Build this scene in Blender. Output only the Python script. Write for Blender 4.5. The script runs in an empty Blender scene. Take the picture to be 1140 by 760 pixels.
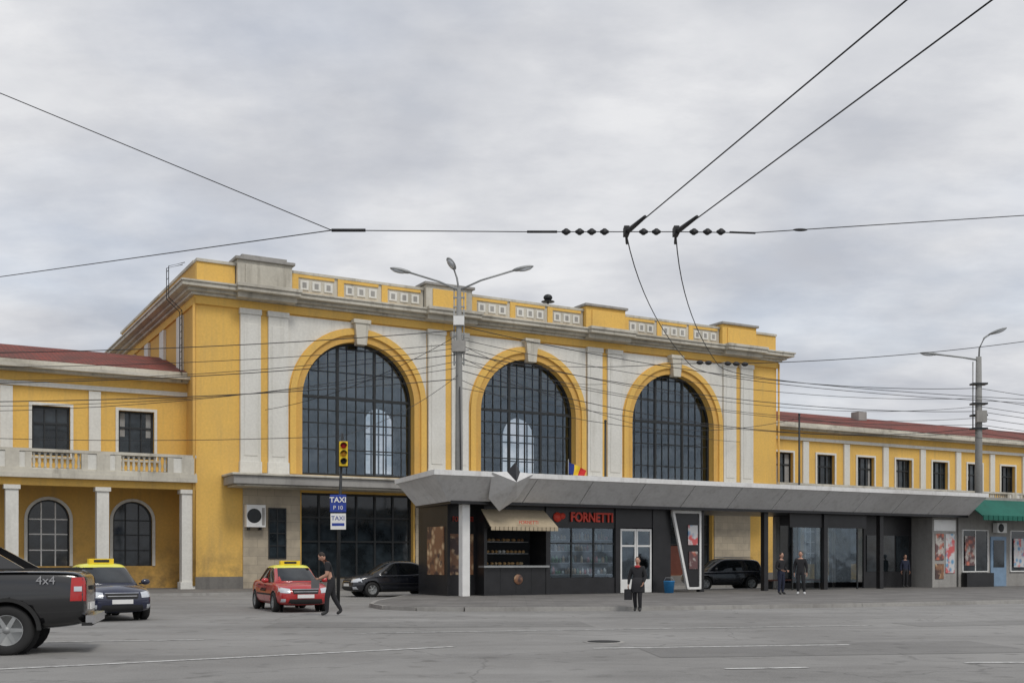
import bpy, bmesh, math, random
from mathutils import Vector, Matrix, noise as mnoise
from mathutils.bvhtree import BVHTree
random.seed(7)
scene = bpy.context.scene
R = math.radians
ROT = math.atan2(1230, 2189)
ORG = Vector((-16.03, 56.0, 0))

# ------------------------------------------------------------------ materials
def newmat(name):
    m = bpy.data.materials.new(name); m.use_nodes = True
    nt = m.node_tree; b = nt.nodes['Principled BSDF']
    return m, nt, b
def N(nt, t, **k):
    n = nt.nodes.new(t)
    for a, v in k.items(): setattr(n, a, v)
    return n
def noise(nt, vec, scale, detail=4, rough=.55, mscale=None):
    if mscale:
        mp = N(nt, 'ShaderNodeMapping'); mp.inputs['Scale'].default_value = mscale
        nt.links.new(vec, mp.inputs['Vector']); vec = mp.outputs[0]
    n = N(nt, 'ShaderNodeTexNoise'); n.inputs['Scale'].default_value = scale
    n.inputs['Detail'].default_value = detail; n.inputs['Roughness'].default_value = rough
    nt.links.new(vec, n.inputs['Vector']); return n.outputs['Fac']
def ramp(nt, fac, p0, p1, v0=0, v1=1):
    r = N(nt, 'ShaderNodeMapRange'); r.inputs[1].default_value = p0; r.inputs[2].default_value = p1
    r.inputs[3].default_value = v0; r.inputs[4].default_value = v1
    nt.links.new(fac, r.inputs[0]); return r.outputs[0]
def mixc(nt, fac, a, b, mode='MIX'):
    m = N(nt, 'ShaderNodeMix', data_type='RGBA', blend_type=mode)
    for i, v in ((0, fac), (6, a), (7, b)):
        if hasattr(v, 'node'): nt.links.new(v, m.inputs[i])
        elif i == 0: m.inputs[0].default_value = v
        else: m.inputs[i].default_value = (*v[:3], 1)
    return m.outputs[2]
def mul(nt, a, b):
    n = N(nt, 'ShaderNodeMath', operation='MULTIPLY'); nt.links.new(a, n.inputs[0]); nt.links.new(b, n.inputs[1]); return n.outputs[0]
def bump(nt, b, h, s, d=.02):
    n = N(nt, 'ShaderNodeBump'); n.inputs['Strength'].default_value = s; n.inputs['Distance'].default_value = d
    nt.links.new(h, n.inputs['Height']); nt.links.new(n.outputs[0], b.inputs['Normal'])
def weathered(name, col, dirt, amount=.5, streak=.5, rough=.9, fine=8, bmp=.2, metal=0, big=.35, base=0):
    m, nt, b = newmat(name)
    tc = N(nt, 'ShaderNodeTexCoord').outputs['Object']
    n1 = ramp(nt, noise(nt, tc, big, 6, .62), .45, .72, 0, amount)
    n2 = ramp(nt, noise(nt, tc, 1.0, 5, .6, (2.6, 2.6, .22)), .52, .75, 0, streak)
    n3 = noise(nt, tc, fine, 4)
    c = mixc(nt, n1, col, dirt)
    c = mixc(nt, n2, c, dirt)
    if base:
        sp = N(nt, 'ShaderNodeSeparateXYZ'); nt.links.new(tc, sp.inputs[0])
        g = mul(nt, ramp(nt, sp.outputs[2], 3.2, .2, 0, base), ramp(nt, noise(nt, tc, 1.6, 6, .65), .35, .6))
        c = mixc(nt, g, c, tuple(x * .6 for x in dirt))
    f = ramp(nt, n3, .3, .7, .93, 1.05)
    cc = N(nt, 'ShaderNodeVectorMath', operation='SCALE'); nt.links.new(c, cc.inputs[0]); nt.links.new(f, cc.inputs['Scale'])
    nt.links.new(cc.outputs[0], b.inputs['Base Color'])
    b.inputs['Roughness'].default_value = rough; b.inputs['Metallic'].default_value = metal
    bump(nt, b, n3, bmp, .01)
    return m
def simple(name, col, rough=.5, metal=0, var=.12, scale=3, coat=0):
    m, nt, b = newmat(name)
    tc = N(nt, 'ShaderNodeTexCoord').outputs['Object']
    n = ramp(nt, noise(nt, tc, scale, 5), .3, .7, 1 - var, 1 + var)
    cc = N(nt, 'ShaderNodeVectorMath', operation='SCALE'); cc.inputs[0].default_value = col[:3]; nt.links.new(n, cc.inputs['Scale'])
    nt.links.new(cc.outputs[0], b.inputs['Base Color'])
    b.inputs['Roughness'].default_value = rough; b.inputs['Metallic'].default_value = metal
    if coat: b.inputs['Coat Weight'].default_value = coat; b.inputs['Coat Roughness'].default_value = .06
    return m
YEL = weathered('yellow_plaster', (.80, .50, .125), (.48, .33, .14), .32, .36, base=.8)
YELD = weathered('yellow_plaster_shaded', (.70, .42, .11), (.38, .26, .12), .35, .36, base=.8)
WHT = weathered('white_plaster', (.73, .72, .67), (.46, .44, .38), .32, .4)
CRM = weathered('cream_cornice', (.60, .57, .49), (.25, .23, .19), .6, .7)
GRY = weathered('grey_concrete', (.36, .35, .33), (.18, .17, .16), .6, .6)
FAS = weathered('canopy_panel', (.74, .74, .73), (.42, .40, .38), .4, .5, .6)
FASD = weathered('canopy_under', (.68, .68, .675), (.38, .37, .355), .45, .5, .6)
PLN = weathered('plinth_stone', (.20, .19, .175), (.10, .095, .09), .6, .5)
DRK = simple('dark_frame', (.025, .028, .03), .5, .2)
BLK = simple('black_panel', (.018, .018, .02), .35, 0, .25, 2)
BLKM = simple('black_rubber', (.02, .02, .02), .8)
STEEL = simple('galvanised_steel', (.34, .35, .35), .55, .4)
POLE = weathered('pole_concrete', (.30, .30, .29), (.15, .15, .14), .5, .5)
WHITEP = simple('white_paint', (.78, .78, .76), .45, 0, .06)
REDP = simple('red_sign', (.62, .05, .025), .5)
BLUE = simple('blue_sign', (.02, .05, .30), .5)
YELF = simple('flag_yellow', (.8, .55, .03), .8)
REDF = simple('flag_red', (.5, .02, .02), .8)
BLUF = simple('flag_blue', (.01, .03, .2), .8)
GREEN = weathered('green_awning', (.015, .13, .095), (.01, .06, .045), .5, .4)
BEIGE = weathered('beige_awning', (.48, .40, .28), (.25, .2, .13), .3, .3)
BROWN = simple('door_brown', (.13, .04, .025), .5)
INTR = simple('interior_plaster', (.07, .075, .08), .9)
CURT = simple('curtain_fabric', (.3, .3, .29), .9)
SKIN = simple('skin', (.48, .27, .19), .55, 0, .05)
SHOE = simple('shoes', (.03, .03, .03), .6)
HAIRD = simple('hair_dark', (.03, .02, .015), .7)
WIRE = simple('cable_black', (.02, .02, .022), .6)
def stone():
    m, nt, b = newmat('travertine_blocks')
    tc = N(nt, 'ShaderNodeTexCoord').outputs['Object']
    mp = N(nt, 'ShaderNodeMapping'); mp.inputs['Rotation'].default_value = (R(90), 0, 0); nt.links.new(tc, mp.inputs[0])
    br = N(nt, 'ShaderNodeTexBrick'); br.inputs['Scale'].default_value = 1.0
    br.inputs['Brick Width'].default_value = .9; br.inputs['Row Height'].default_value = .45; br.inputs['Mortar Size'].default_value = .008
    br.inputs['Color1'].default_value = (.50, .43, .32, 1); br.inputs['Color2'].default_value = (.43, .37, .28, 1); br.inputs['Mortar'].default_value = (.26, .23, .19, 1)
    nt.links.new(mp.outputs[0], br.inputs['Vector'])
    c = mixc(nt, ramp(nt, noise(nt, tc, 1.3, 6), .45, .75, 0, .6), br.outputs['Color'], (.24, .21, .17))
    nt.links.new(c, b.inputs['Base Color']); b.inputs['Roughness'].default_value = .85
    return m
STONE = stone()
def tiles():
    m, nt, b = newmat('red_roof_tiles')
    tc = N(nt, 'ShaderNodeTexCoord').outputs['Object']
    w = N(nt, 'ShaderNodeTexWave'); w.inputs['Scale'].default_value = 1.4; w.inputs['Distortion'].default_value = .3; nt.links.new(tc, w.inputs[0])
    n = noise(nt, tc, .8, 7, .7)
    c = mixc(nt, ramp(nt, n, .35, .65), (.27, .06, .042), (.13, .05, .038))
    c = mixc(nt, ramp(nt, w.outputs['Fac'], 0, 1, 0, .35), c, (.07, .03, .025))
    nt.links.new(c, b.inputs['Base Color']); b.inputs['Roughness'].default_value = .85
    bump(nt, b, w.outputs['Fac'], .6, .05)
    return m
TILE = tiles()
def seeglass():
    m = bpy.data.materials.new('tinted_window_glass'); m.use_nodes = True; nt = m.node_tree
    nt.nodes.clear()
    o = N(nt, 'ShaderNodeOutputMaterial'); mx = N(nt, 'ShaderNodeMixShader'); t = N(nt, 'ShaderNodeBsdfTransparent'); g = N(nt, 'ShaderNodeBsdfGlossy')
    tc = N(nt, 'ShaderNodeTexCoord').outputs['Object']
    n = noise(nt, tc, .9, 3)
    c = mixc(nt, ramp(nt, n, .35, .65), (.66, .72, .76), (.86, .88, .9)); nt.links.new(c, t.inputs[0])
    g.inputs['Color'].default_value = (.55, .64, .72, 1); g.inputs['Roughness'].default_value = .06
    bp = N(nt, 'ShaderNodeBump'); bp.inputs['Strength'].default_value = .25; bp.inputs['Distance'].default_value = .1
    nt.links.new(noise(nt, tc, .7, 2), bp.inputs['Height']); nt.links.new(bp.outputs[0], g.inputs['Normal'])
    mx.inputs[0].default_value = .14
    nt.links.new(t.outputs[0], mx.inputs[1]); nt.links.new(g.outputs[0], mx.inputs[2]); nt.links.new(mx.outputs[0], o.inputs[0])
    return m
SGL = seeglass()
def darkglass(name, c=(.012, .016, .019), r=.06, sp=.6):
    m, nt, b = newmat(name)
    tc = N(nt, 'ShaderNodeTexCoord').outputs['Object']
    col = mixc(nt, ramp(nt, noise(nt, tc, 1.1, 4), .4, .65), c, tuple(x * 3 for x in c))
    nt.links.new(col, b.inputs['Base Color'])
    b.inputs['Roughness'].default_value = r; b.inputs['Specular IOR Level'].default_value = sp
    bump(nt, b, noise(nt, tc, .8, 2), .12, .05)
    return m
DGL = darkglass('dark_window_glass')
CGL = darkglass('car_glass', (.01, .012, .013), .03, .8)
def asphalt(name='worn_asphalt', k=.9):
    m, nt, b = newmat(name)
    tc = N(nt, 'ShaderNodeTexCoord').outputs['Object']
    s = lambda *c: tuple(x * k for x in c)
    c = mixc(nt, ramp(nt, noise(nt, tc, .12, 6, .6), .40, .60), s(.20, .195, .186), s(.31, .304, .292))
    c = mixc(nt, ramp(nt, noise(nt, tc, .5, 5, .65, (.22, 1, 1)), .48, .68, 0, .75), c, s(.155, .151, .144))
    c = mixc(nt, ramp(nt, noise(nt, tc, .9, 7, .7), .5, .75, 0, .5), c, s(.34, .335, .32))
    c = mixc(nt, ramp(nt, noise(nt, tc, 28, 4, .8), .35, .65, 0, .45), c, s(.38, .37, .355))
    c = mixc(nt, ramp(nt, noise(nt, tc, 60, 2, .8), .5, .7, 0, .4), c, s(.12, .118, .115))
    c = mixc(nt, ramp(nt, noise(nt, tc, 1.7, 3, .5), .60, .72, 0, .6), c, s(.115, .112, .105))
    v = N(nt, 'ShaderNodeTexVoronoi', feature='DISTANCE_TO_EDGE'); v.inputs['Scale'].default_value = .16
    ad = N(nt, 'ShaderNodeVectorMath', operation='ADD'); nz = N(nt, 'ShaderNodeTexNoise'); nz.inputs['Scale'].default_value = .8; nz.inputs['Detail'].default_value = 6
    nt.links.new(tc, nz.inputs[0]); nt.links.new(tc, ad.inputs[0]); nt.links.new(nz.outputs['Color'], ad.inputs[1]); nt.links.new(ad.outputs[0], v.inputs['Vector'])
    cr = ramp(nt, v.outputs['Distance'], .0, .004, .5, 0)
    c = mixc(nt, cr, c, (.09, .088, .085))
    nt.links.new(c, b.inputs['Base Color']); b.inputs['Roughness'].default_value = .88
    bump(nt, b, noise(nt, tc, 25, 4), .45, .012)
    return m
ASPH = asphalt(); PATCH = asphalt('asphalt_repair', .74)
def paving():
    m, nt, b = newmat('pavement_slabs')
    tc = N(nt, 'ShaderNodeTexCoord').outputs['Object']
    br = N(nt, 'ShaderNodeTexBrick'); br.inputs['Scale'].default_value = 1; br.inputs['Brick Width'].default_value = .5; br.inputs['Row Height'].default_value = .5
    br.inputs['Mortar Size'].default_value = .006; br.offset = 0
    br.inputs['Color1'].default_value = (.18, .172, .163, 1); br.inputs['Color2'].default_value = (.21, .2, .188, 1); br.inputs['Mortar'].default_value = (.13, .128, .12, 1)
    nt.links.new(tc, br.inputs[0])
    c = mixc(nt, ramp(nt, noise(nt, tc, .6, 7, .65), .38, .66, 0, .7), br.outputs['Color'], (.105, .10, .095))
    nt.links.new(c, b.inputs['Base Color']); b.inputs['Roughness'].default_value = .9
    return m
PAVE = paving()
def paintline():
    m, nt, b = newmat('worn_road_paint')
    tc = N(nt, 'ShaderNodeTexCoord').outputs['Object']
    c = mixc(nt, ramp(nt, noise(nt, tc, 5, 6, .75), .44, .62), (.64, .64, .62), (.29, .285, .275))
    nt.links.new(c, b.inputs['Base Color']); b.inputs['Roughness'].default_value = .8
    return m
LINE = paintline()
def poster(name, a, b2, c3, sc=4):
    m, nt, b = newmat(name)
    tc = N(nt, 'ShaderNodeTexCoord').outputs['Object']
    v = N(nt, 'ShaderNodeTexVoronoi'); v.inputs['Scale'].default_value = sc; nt.links.new(tc, v.inputs[0])
    c = mixc(nt, ramp(nt, v.outputs['Distance'], .2, .5), a, b2)
    c = mixc(nt, ramp(nt, noise(nt, tc, sc * .7, 3), .5, .6), c, c3)
    nt.links.new(c, b.inputs['Base Color']); b.inputs['Roughness'].default_value = .4
    return m
POST1 = poster('food_poster', (.70, .50, .30), (.26, .13, .07), (.08, .045, .04), 2.6)
POST2 = poster('advert_poster', (.55, .15, .09), (.14, .07, .07), (.5, .47, .43), 3)
POST3 = poster('blue_poster', (.13, .32, .5), (.6, .6, .6), (.6, .12, .12), 3)

# ------------------------------------------------------------------ mesh helper
class MB:
    def __init__(s): s.v = []; s.f = []; s.m = []; s.sm = []; s.mats = []
    def add(s, vs, fs, mat, smooth=False):
        if mat not in s.mats: s.mats.append(mat)
        o = len(s.v); s.v += [tuple(v) for v in vs]
        k = s.mats.index(mat)
        for f in fs: s.f.append([i + o for i in f]); s.m.append(k); s.sm.append(smooth)
    def box(s, x0, x1, y0, y1, z0, z1, mat):
        s.add([(x0, y0, z0), (x1, y0, z0), (x1, y1, z0), (x0, y1, z0), (x0, y0, z1), (x1, y0, z1), (x1, y1, z1), (x0, y1, z1)],
              [(0, 3, 2, 1), (4, 5, 6, 7), (0, 1, 5, 4), (1, 2, 6, 5), (2, 3, 7, 6), (3, 0, 4, 7)], mat)
    def cbox(s, c, d, mat): s.box(c[0] - d[0] / 2, c[0] + d[0] / 2, c[1] - d[1] / 2, c[1] + d[1] / 2, c[2] - d[2] / 2, c[2] + d[2] / 2, mat)
    def ext(s, p, y0, y1, mat):
        n = len(p)
        s.add([(a, y0, b) for a, b in p] + [(a, y1, b) for a, b in p],
              [list(range(n)), list(range(2 * n - 1, n - 1, -1))] + [(i, i + n, (i + 1) % n + n, (i + 1) % n) for i in range(n)], mat)
    def extz(s, p, z0, z1, mat):
        n = len(p)
        s.add([(a, b, z0) for a, b in p] + [(a, b, z1) for a, b in p],
              [list(range(n - 1, -1, -1)), list(range(n, 2 * n))] + [(i, (i + 1) % n, (i + 1) % n + n, i + n) for i in range(n)], mat)
    def quad(s, a, b, c, d, mat): s.add([a, b, c, d], [(0, 1, 2, 3)], mat)
    def slab(s, pts, th, mat):
        a, b, c = [Vector(p) for p in pts[:3]]; nn = (b - a).cross(c - a).normalized() * th
        n = len(pts)
        s.add([Vector(p) for p in pts] + [Vector(p) + nn for p in pts],
              [list(range(n - 1, -1, -1)), list(range(n, 2 * n))] + [(i, (i + 1) % n, (i + 1) % n + n, i + n) for i in range(n)], mat)
    def tube(s, pts, r, mat, n=8, caps=True):
        pts = [Vector(p) for p in pts]; k = len(pts)
        rs = r if isinstance(r, (list, tuple)) else [r] * k
        vs = []
        for i, p in enumerate(pts):
            d = (pts[min(i + 1, k - 1)] - pts[max(i - 1, 0)]).normalized()
            up = Vector((0, 0, 1)) if abs(d.z) < .9 else Vector((1, 0, 0))
            a = d.cross(up).normalized(); b = d.cross(a).normalized()
            for j in range(n):
                t = 2 * math.pi * j / n; vs.append(p + (a * math.cos(t) + b * math.sin(t)) * rs[i])
        fs = [(i * n + j, i * n + (j + 1) % n, (i + 1) * n + (j + 1) % n, (i + 1) * n + j) for i in range(k - 1) for j in range(n)]
        if caps: fs += [list(range(n)), list(range(k * n - 1, (k - 1) * n - 1, -1))]
        s.add(vs, fs, mat, True)
    def ell(s, c, r, mat, nu=14, nv=9, M=None):
        vs = []; c = Vector(c)
        for i in range(nv + 1):
            th = math.pi * i / nv
            for j in range(nu):
                ph = 2 * math.pi * j / nu
                v = Vector((r[0] * math.sin(th) * math.cos(ph), r[1] * math.sin(th) * math.sin(ph), r[2] * math.cos(th)))
                if M: v = M @ v
                vs.append(c + v)
        fs = [(i * nu + j, (i + 1) * nu + j, (i + 1) * nu + (j + 1) % nu, i * nu + (j + 1) % nu) for i in range(nv) for j in range(nu)]
        s.add(vs, fs, mat, True)
    def lathe(s, c, prof, mat, n=10, axis='z'):
        vs = []
        for r, h in prof:
            for j in range(n):
                t = 2 * math.pi * j / n
                if axis == 'z': vs.append((c[0] + r * math.cos(t), c[1] + r * math.sin(t), c[2] + h))
                else: vs.append((c[0] + r * math.cos(t), c[1] + h, c[2] + r * math.sin(t)))
        k = len(prof)
        s.add(vs, [(i * n + j, i * n + (j + 1) % n, (i + 1) * n + (j + 1) % n, (i + 1) * n + j) for i in range(k - 1) for j in range(n)]
              + [list(range(n)), list(range((k - 1) * n, k * n))], mat, True)
    def obj(s, name, parent=None, bevel=0, subsurf=0):
        me = bpy.data.meshes.new(name); me.from_pydata(s.v, [], s.f)
        for m in s.mats: me.materials.append(m)
        for p, k, sm in zip(me.polygons, s.m, s.sm): p.material_index = k; p.use_smooth = sm
        bm = bmesh.new(); bm.from_mesh(me); bmesh.ops.recalc_face_normals(bm, faces=bm.faces); bm.to_mesh(me); bm.free()
        o = bpy.data.objects.new(name, me); scene.collection.objects.link(o)
        if parent: o.parent = parent
        if bevel:
            b = o.modifiers.new('bevel', 'BEVEL'); b.width = bevel; b.segments = 2; b.limit_method = 'ANGLE'
        if subsurf:
            b = o.modifiers.new('sub', 'SUBSURF'); b.levels = b.render_levels = subsurf
        return o
def root(name, loc=(0, 0, 0), rz=0):
    e = bpy.data.objects.new(name, None); scene.collection.objects.link(e)
    e.location = loc; e.rotation_euler = (0, 0, rz); return e
def bake(o):
    bpy.context.view_layer.update()
    dg = bpy.context.evaluated_depsgraph_get()
    me = bpy.data.meshes.new_from_object(o.evaluated_get(dg)); o.modifiers.clear(); o.data = me; return o
def text(name, body, size, loc, parent, mat, rot=(R(90), 0, 0), ext=.01, sx=1, bold=.0):
    cu = bpy.data.curves.new(name, 'FONT'); cu.body = body; cu.size = size; cu.extrude = ext; cu.offset = bold
    cu.align_x = 'CENTER'; cu.align_y = 'CENTER'
    o = bpy.data.objects.new(name + '_tmp', cu); scene.collection.objects.link(o)
    bpy.context.view_layer.update()
    me = bpy.data.meshes.new_from_object(o.evaluated_get(bpy.context.evaluated_depsgraph_get()))
    bpy.data.objects.remove(o)
    me.materials.clear(); me.materials.append(mat)
    q = bpy.data.objects.new(name, me); scene.collection.objects.link(q)
    q.parent = parent; q.location = loc; q.rotation_euler = rot; q.scale = (sx, 1, 1)
    return q
def sag(a, b, s, n=14):
    a = Vector(a); b = Vector(b)
    return [a.lerp(b, i / n) - Vector((0, 0, s * 4 * (i / n) * (1 - i / n))) for i in range(n + 1)]

# ------------------------------------------------------------------ facade helpers
def arch_bay(mb, x0, x1, z0, z1, c, r, zs, zb, y0, y1, mat, gap=None, n=28):
    if c - r - x0 > .001: mb.box(x0, c - r, y0, y1, z0, z1, mat)
    if x1 - c - r > .001: mb.box(c + r, x1, y0, y1, z0, z1, mat)
    if gap:
        if gap[0] > z0: mb.box(c - r, c + r, y0, y1, z0, gap[0], mat)
        mb.box(c - r, c + r, y0, y1, gap[1], zb, mat)
    elif zb > z0 + .001: mb.box(c - r, c + r, y0, y1, z0, zb, mat)
    P = [(c + r * math.cos(math.pi - math.pi * i / n), zs + r * math.sin(math.pi * i / n)) for i in range(n + 1)]
    for a, b in zip(P, P[1:]): mb.ext([a, b, (b[0], z1), (a[0], z1)], y0, y1, mat)
def ring(mb, c, zs, r0, r1, y0, y1, zb, mat, n=28):
    for i in range(n):
        a, b = math.pi * i / n, math.pi * (i + 1) / n
        mb.ext([(c + r0 * math.cos(a), zs + r0 * math.sin(a)), (c + r1 * math.cos(a), zs + r1 * math.sin(a)),
                (c + r1 * math.cos(b), zs + r1 * math.sin(b)), (c + r0 * math.cos(b), zs + r0 * math.sin(b))], y0, y1, mat)
    if zb < zs:
        mb.box(c - r1, c - r0, y0, y1, zb, zs, mat); mb.box(c + r0, c + r1, y0, y1, zb, zs, mat)
def arch_poly(c, r, zs, zb, n=28):
    return [(c + r * math.cos(math.pi * i / n), zs + r * math.sin(math.pi * i / n)) for i in range(n + 1)] + [(c - r, zb), (c + r, zb)]
def arch_grid(mb, c, r, zs, zb, y, xs, zl, w, mat, heavy_x=(), heavy_z=(), hw=.06):
    for dx in xs:
        t = hw if dx in heavy_x else w
        top = zs + math.sqrt(max(0, r * r - dx * dx)) - .02
        e = .02 if dx in heavy_x else 0
        mb.box(c + dx - t, c + dx + t, y - .05 - e, y + .05 + e, zb, top, mat)
    for z in zl:
        t = hw if z in heavy_z else w
        h = r if z <= zs else math.sqrt(max(0, r * r - (z - zs) ** 2))
        e = .025 if z in heavy_z else .006
        mb.box(c - h + .02, c + h - .02, y - .05 - e, y + .05 + e, z - t, z + t, mat)

# ================================================================== STATION
st = root('train_station', ORG, ROT)
AC = (8.8, 19.5, 30.2); PC = (3.5, 14.15, 24.85, 35.5); r = 3.25; ZS = 10.2; ZB = 6.15; L = 39.0
w = MB()
bays = [(0, 14.15), (14.15, 24.85), (24.85, L)]
for (a, b), c in zip(bays, AC): arch_bay(w, a, b, 0, 15.1, c, r, ZS, ZB, 0, .7, YEL, gap=(.6, 5.2))
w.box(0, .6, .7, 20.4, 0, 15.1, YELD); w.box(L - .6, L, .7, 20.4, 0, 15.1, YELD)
w.obj('walls', st)
w = MB()
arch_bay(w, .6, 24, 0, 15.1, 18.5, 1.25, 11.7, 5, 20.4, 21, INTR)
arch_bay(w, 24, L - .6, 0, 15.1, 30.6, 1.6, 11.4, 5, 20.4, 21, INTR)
w.box(0, .6, 20.4, 21, 0, 15.1, YEL); w.box(L - .6, L, 20.4, 21, 0, 15.1, YEL)
arch_grid(w, 18.5, 1.25, 11.7, 5, 20.7, [-.6, 0, .6], [6.5, 8, 9.5, 11], .05, DRK)
arch_grid(w, 30.6, 1.6, 11.4, 5, 20.7, [-.8, 0, .8], [6.5, 8, 9.5, 11], .05, DRK)
w.box(.6, L - .6, .7, 20.4, 5.3, 5.5, INTR)
w.box(.6, L - .6, .72, 20.38, 15.0, 15.09, INTR); w.box(.61, .66, .72, 20.38, 5.5, 15, INTR); w.box(L - .66, L - .61, .72, 20.38, 5.5, 15, INTR)
w.obj('rear_wall', st)
w = MB()
for c in AC:
    arch_bay(w, c - 4.02, c + 4.02, 6.15, 14.5, c, 3.9, ZS, 6.15, -.07, 0, WHT)
w.obj('spandrel_panels', st)
w = MB()
for c in AC:
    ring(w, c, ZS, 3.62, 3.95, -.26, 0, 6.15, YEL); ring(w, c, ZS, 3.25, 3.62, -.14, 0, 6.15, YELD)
    ring(w, c, ZS, 3.95, 4.0, -.12, 0, 6.15, YEL)
w.obj('arch_surrounds', st)
w = MB()
for c in AC:
    w.ext([(c - .28, 13.25), (c + .28, 13.25), (c + .42, 14.62), (c - .42, 14.62)], -.5, -.02, CRM)
    w.box(c - .5, c + .5, -.56, -.02, 14.4, 14.62, CRM)
w.obj('keystones', st, .02)
w = MB()
for c in PC:
    for a, b in ((-1.27, -.2), (.2, 1.27)):
        w.box(c + a, c + b, -.22, 0, 6.15, 14.3, WHT)
        w.box(c + a + .18, c + b - .18, -.25, -.22, 7.0, 13.8, WHT)
        w.box(c + a - .04, c + b + .04, -.28, 0, 14.3, 14.58, WHT)
        w.box(c + a - .04, c + b + .04, -.29, 0, 6.1, 6.7, WHT)
    w.box(c - .2, c + .2, -.1, 0, 6.15, 14.3, YEL)
w.obj('pilasters', st, .015)
w = MB()
for y in (2.6, 6.9, 11.2, 15.5): w.box(-.16, 0, y, y + 1.1, 5.5, 14.5, WHT)
w.box(-.1, L + .1, -.12, 21.1, 14.58, 15.0, YEL)
w.obj('frieze', st, .01)
w = MB()
def ringbox(mb, p, z0, z1, mat, d=21): mb.box(-p, L + p, -p, d + p, z0, z1, mat)
ringbox(w, .28, 15.0, 15.14, CRM); ringbox(w, .5, 15.14, 15.3, CRM); ringbox(w, .85, 15.3, 15.5, CRM); ringbox(w, .92, 15.5, 15.6, CRM)
for c in PC:
    w.box(c - 1.55, c + 1.55, -.8, -.2, 15.02, 15.28, CRM); w.box(c - 1.65, c + 1.65, -1.18, -.5, 15.28, 15.48, CRM); w.box(c - 1.7, c + 1.7, -1.26, -.5, 15.48, 15.65, CRM)
w.obj('cornice', st, .015)
w = MB()
segs = [(0.05, 2.0, 0), (5.0, 12.65, 1), (15.65, 23.35, 1), (26.35, 34.0, 1), (37.0, 38.95, 0)]
for a, b, pan in segs:
    w.box(a, b, .0, .35, 15.6, 16.75, YEL if not pan else CRM)
    w.box(a - .03, b + .03, -.08, .43, 16.75, 16.9, CRM)
    if pan:
        n = 3; g = (b - a) / n
        for i in range(n):
            x0 = a + i * g + .15; x1 = a + (i + 1) * g - .15
            w.box(x0 - .13, x0 + .22, -.07, 0, 15.62, 16.75, YEL)
            w.box(x0 + .22, x1 - .02, -.06, 0, 15.64, 15.82, YEL); w.box(x0 + .22, x1 - .02, -.06, 0, 16.58, 16.75, YEL)
            m = 3; q = (x1 - x0 - .24) / m
            for j in range(m):
                xx = x0 + .22 + j * q
                w.box(xx + .1, xx + q - .1, -.05, 0, 15.95, 16.45, WHT)
                w.box(xx + .22, xx + q - .22, -.056, -.04, 16.05, 16.35, GRY)
for xs in (0.05, L - .4):
    w.box(xs, xs + .35, .35, 20.9, 15.6, 16.75, YELD); w.box(xs - .08, xs + .43, .43, 21, 16.75, 16.9, CRM)
w.box(0.4, L - .4, 20.6, 20.95, 15.6, 16.75, YEL)
w.obj('parapet', st, .01)
w = MB()
for i, c in enumerate(PC):
    w.box(c - 1.45, c + 1.45, -.3, .8, 15.64, 17.05, CRM if i < 2 else YEL)
    w.box(c - 1.05, c + 1.05, -.36, -.3, 15.85, 16.85, YEL if i else CRM)
    w.box(c - 1.58, c + 1.58, -.44, .92, 17.05, 17.2, GRY)
    if i == 0: w.box(c - 1.2, c + 1.2, -.2, .7, 17.2, 17.38, GRY)
w.box(.9, 2.1, 9, 10.4, 15.6, 17.5, GRY); w.box(.75, 2.25, 8.85, 10.55, 17.5, 17.65, GRY)
w.box(.9, 1.8, 16, 17, 15.6, 17.5, GRY)
w.obj('attic_piers', st, .02)
w = MB()
w.ell((21.4, .9, 17.55), (.28, .28, .2), DRK); w.tube([(21.4, .9, 16.9), (21.4, .9, 17.5)], .06, DRK); w.ell((21.4, .9, 17.3), (.42, .42, .06), DRK)
w.obj('roof_siren', st)
w = MB()
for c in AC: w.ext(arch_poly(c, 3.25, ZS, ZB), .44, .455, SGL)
w.obj('arch_window_glass', st)
w = MB()
zl = [6.22, 6.9, 7.6, 8.3, 9.0, 9.7, 10.4, 11.1, 11.8, 12.5, 13.1]
for c in AC:
    arch_grid(w, c, 3.2, ZS, ZB, .45, [-2.16, -1.08, 0, 1.08, 2.16], zl[::2] + [9.7], .028, DRK, (-1.08, 1.08), (8.3, 10.4, 6.22), .075)
    arch_grid(w, c, 3.2, ZS, ZB, .45, [-2.7, -1.62, -.54, .54, 1.62, 2.7], [], .018, DRK)
    ring(w, c, ZS, 3.12, 3.25, .36, .54, ZB, DRK)
w.obj('arch_window_frames', st)
w = MB()
for c in AC:
    w.box(c - 3.25, c + 3.25, .42, .45, .6, 5.2, DGL)
    for dx in [-3.2, -2.15, -1.08, 0, 1.08, 2.15, 3.2]: w.box(c + dx - .05, c + dx + .05, .33, .5, .6, 5.2, DRK)
    for z in (.65, 2.6, 3.9, 5.14): w.box(c - 3.2, c + 3.2, .34, .49, z - .05, z + .05, DRK)
w.obj('ground_floor_glazing', st)
w = MB()
w.box(1.4, 37.6, -2.0, 0, 5.42, 5.85, GRY); w.box(1.3, 37.7, -2.12, 0, 5.85, 5.97, CRM); w.box(1.6, 37.4, -1.8, 0, 5.32, 5.42, CRM)
w.obj('entrance_canopy', st, .03)
w = MB()
for a, b in ((2.4, 5.45), (12.15, 16.15), (22.85, 26.85), (33.55, 36.6)): w.box(a, b, -.1, 0, .0, 5.32, STONE)
w.box(-.08, 2.4, -.09, 0, 0, .75, PLN); w.box(36.6, L + .08, -.09, 0, 0, .75, PLN)
w.box(5.45, 12.15, -.09, 0, 0, .6, PLN); w.box(16.15, 22.85, -.09, 0, 0, .6, PLN); w.box(26.85, 33.55, -.09, 0, 0, .6, PLN)
w.obj('stone_cladding', st)
w = MB()
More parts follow.
